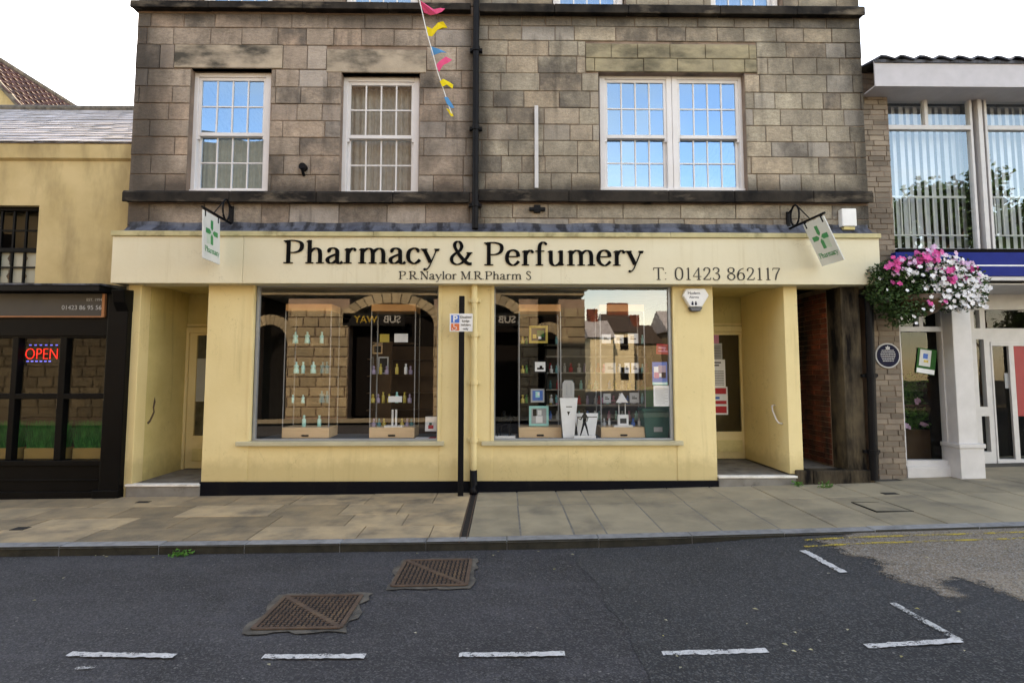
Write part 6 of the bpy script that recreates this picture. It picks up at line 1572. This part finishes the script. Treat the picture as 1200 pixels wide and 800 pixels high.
for _ in range(46):
    px_ = r.uniform(20, 1180); py_ = r.choice([r.uniform(642, 656), r.uniform(660, 790)])
    x, y = G(px_, py_, zr)
    if y > KY - .05: continue
    z = zr(x, y) + .018; s = r.uniform(.008, .02); a = r.uniform(0, 3)
    c_, s_ = math.cos(a) * s, math.sin(a) * s
    m.quad((x - c_, y - s_, z), (x + s_ * .6, y - c_ * .6, z + .004), (x + c_, y + s_, z), (x - s_ * .6, y + c_ * .6, z + .003))
m.build('fallen_leaves', surf('dry yellow leaves', (.32, .28, .08), (.45, .42, .35), 30, .8, 20, .05, island=.4), kind='stuff', fix=False)
# ------------------------------------------------------------------ the other side of the street (seen mirrored in the glass)
MB().sheet(-30, 30, -5.4, -3.5, 30, 2, lambda x, y: zp(x, KY) + .005).build('far_pavement', M['flag_conc'], kind='structure')
YO = -5.5
ar = thing('arcaded_building', 'rusticated stone building with round arches across the street', 'building', (-6, YO - 3, 0))
OX = lambda p: (p - 588) / 670 * 20.7
OZ = lambda q: CAMZ + (437 - q) * 20.7 / 670
M['rustic'] = surf('buff rusticated stone', (.30, .24, .155), (.22, .18, .12), 2, .85, 30, .3, island=.25, dirt=(.08, .07, .055), dirt_amt=(.55, .8))
XO0, XO1, HO = -30.0, OX(684), 8.0
zsp = OZ(378)
segs = []           # solid piers (x0,x1) under the arches
arches = [(OX(405), OX(505)), (OX(292), OX(333)), (-1.95, .55), (1.25, 2.0)]
edges = sorted(arches)
cur = XO0
for a, b in edges: segs.append((cur, a)); cur = b
segs.append((cur, XO1))
m = MB(); zz = [.0 + .36 * i for i in range(40)]; zt_ = OZ(352)
rr = random.Random(6)
for a, b in segs:
    ashlar(m, a, b, [z for z in zz if z < zt_ + .1], 0, [], .5, .8, gap=.018, ch=.02, depth=.05, rnd=rr)
for v in m.bm.verts: v.co.y = YO + .001 - (v.co.y)     # face north, towards the pharmacy
m.build('rusticated_pier', M['rustic'], ar)
m = MB()
for a, b in segs: m.box(a, b, YO - 1.0, YO, -.4, zt_ + .1)
m.build('pier_core', M['mortar'], ar)
# arch heads
m = MB()
for a, b in arches:
    r_ = (b - a) / 2; cx = (a + b) / 2; n = 16
    rise = min(r_, zt_ - 1.7) if r_ < 1.0 else .75
    zs_ = zt_ - rise - .05
    if r_ < 1: zs_ = OZ(400)
    for k in range(n):
        t0, t1 = math.pi * k / n, math.pi * (k + 1) / n
        g = .01
        def P(t, rr_): return (cx + (r_ + rr_) * math.cos(t), zs_ + (rise + rr_) * math.sin(t))
        q = [P(t0 + g, 0), P(t0 + g, .36), P(t1 - g, .36), P(t1 - g, 0)]
        m.prism(q, YO - .1, YO + .06, 'y')
m.build('arch_stones', M['rustic'], ar)
m = MB(); m.box(XO0, XO1, YO - 1, YO - .001, zt_ + .25, HO); m.box(XO0, XO1 + .1, YO - .2, YO + .16, zt_ + .42, zt_ + .62); m.box(XO0, XO1 + .2, YO - .2, YO + .35, HO - .3, HO); m.build('upper_wall', M['rustic'], ar)
m = MB()
for k in range(16):
    x = XO0 + .9 + k * 1.95; m.box(x, x + .95, YO - .01, YO + .02, zt_ + 1.0, zt_ + 2.6)
m.build('upper_windows', M['black'], ar)
m = MB(); m.box(XO0, XO1, YO - 9, YO - 1.0, -.4, HO); m.build('building_body', M['dark'], ar)
m = MB(); m.prism([(YO + .2, HO), (YO - 4.5, HO + 2.0), (YO - 9, HO)], XO0, XO1, 'x'); m.build('roof', M['slate'], ar)
m = MB(); m.prism([(-6.9, HO), (-1.6, HO), (-1.6, 13.0), (-4.1, 14.2), (-6.9, 13.0)], YO - 7, YO - .3, 'y'); m.build('gable_sky_blocker', M['roof_dark'], ar)  # added unseen block, keeps reflected sky out of the second sash window
box(-13.0, -7.6, YO - 7, YO - .3, HO + .01, 10.6).build('attic_sky_blocker', M['roof_dark'], ar)  # added unseen block, hides low sky from the first window's lower panes
m = MB(); m.box(arches[0][0], arches[0][1], YO - .6, YO - .55, 0, zt_); m.build('dark_shopfront', M['dark'], ar)
for i, (xs_, zs2) in enumerate(((OX(466), OZ(377)), (.42, OZ(377)))):
    t = thing('sandwich_shop_sign', 'yellow and white sandwich shop sign seen mirrored in the %s window' % ('left', 'right')[i], 'sign', (xs_ - .7, YO + .1, zs2))
    box(xs_ - 2.1, xs_ + .15, YO - .03, YO + .06, zs2 - .12, zs2 + .34).build('board', M['black'], t)
    rot = (R(90), 0, R(180))
    o = text('SUB', xs_, YO + .065, zs2, .36, M['sign_grey'], t, rot=rot, bold=.006); o = text('WAY', xs_ - .86, YO + .065, zs2, .36, M['sign_gold'], t, rot=rot, bold=.006)
# houses further off beyond the market place
def house(x0, x1, y, h, rh, wall, roof, label, chim):
    t = thing('distant_house', label, 'house', ((x0 + x1) / 2, y - 3, -.3), 'houses across the market place')
    box(x0, x1, y - 7, y, -.7, h).build('wall', wall, t)
    m = MB(); m.prism([(y + .3, h - .05), (y - 3.5, h + rh), (y - 7.3, h - .05)], x0 - .2, x1 + .2, 'x'); rf_ = m.build('roof', roof, t)
    m = MB(); k = x0 + 1
    while k < x1 - 1:
        for zz_ in (1.0, 3.6):
            if zz_ + 1.4 < h: m.box(k, k + .7, y - .05, y + .03, zz_, zz_ + 1.1)
        k += 1.9
    m.build('windows', M['black'], t)
    for c in chim: box(c, c + .9, y - 4, y - 3.2, h, h + rh + 1.0).build('chimney', M['rbrick'], t)
hy = -34
HX = lambda p, D=49: (p - 588) / 670 * D
Mc = surf('pale lime wall', (.62, .55, .38), (.5, .44, .3), 1, .9, 10, .1)

house(HX(686), HX(712), hy + 2, 4.6, 1.7, Mc, M['slate'], 'low cream house beside the arcaded building', (HX(690),))
house(HX(712), HX(742), hy, 5.2, 1.9, Mc, M['roof_dark'], 'cream house with brown roof and chimneys across the market place', (HX(720), HX(733)))
house(HX(742), HX(790), hy - 4, 4.4, 2.0, M['rustic'], M['roof_dark'], 'stone house with tiled roof at the far side', (HX(760),))
house(HX(792), HX(1000), hy - 2, 5.4, 2.2, M['rustic'], M['slate'], 'long stone terrace at the far side', (HX(820), HX(880), HX(940)))
def tree(x, y, h, cr_, label, seed):
    t = thing('tree', label, 'tree', (x, y, -.4), 'trees across the market place'); r = random.Random(seed)
    m = MB(); m.tube([(x, y, -.5), (x + .1, y, h * .3), (x, y + .1, h * .6), (x, y, h * .9)], [.28, .2, .12, .03], 8)
    tips = []
    for k in range(12):
        a = r.uniform(0, 6.28); z0 = h * r.uniform(.25, .7); e = Vector((x + math.cos(a) * cr_ * r.uniform(.4, .9), y + math.sin(a) * cr_ * r.uniform(.4, .9), z0 + h * r.uniform(.1, .3)))
        m.tube([(x, y, z0), (Vector((x, y, z0)) + e) / 2 + Vector((0, 0, .2)), e], [.07, .04, .015], 6); tips.append(e)
    m.build('trunk', M['brown'], t)
    m = MB()
    for e in tips + [Vector((x, y, h * .9))]:
        for _ in range(5):
            c = e + Vector((r.gauss(0, .6), r.gauss(0, .6), r.gauss(0, .5)))
            for _ in range(120): leafq(m, c + Vector((r.gauss(0, .45), r.gauss(0, .45), r.gauss(0, .35))), r.uniform(.22, .38), r)
    m.build('crown', M['leaf'], t, kind='stuff', fix=False)
tree(18.0, -14, 10.6, 3.0, 'round tree nearest the arcaded building across the market place', 1); tree(22.5, -14, 11.6, 3.2, 'tallest tree across the market place', 2); tree(27.5, -15, 10.8, 3.0, 'rightmost tree across the market place', 3)

# turn the sans lettering into meshes
bpy.context.view_layer.update()
dg_ = bpy.context.evaluated_depsgraph_get()
for o in TEXTS:
    me = bpy.data.meshes.new_from_object(o.evaluated_get(dg_)); mt = o.data.materials[0]
    me.materials.clear(); me.materials.append(mt)
    n_ = bpy.data.objects.new('lettering', me); C.objects.link(n_); n_.parent = o.parent; n_.location = o.location; n_.rotation_euler = o.rotation_euler; n_.scale = o.scale
    bpy.data.objects.remove(o, do_unlink=True)
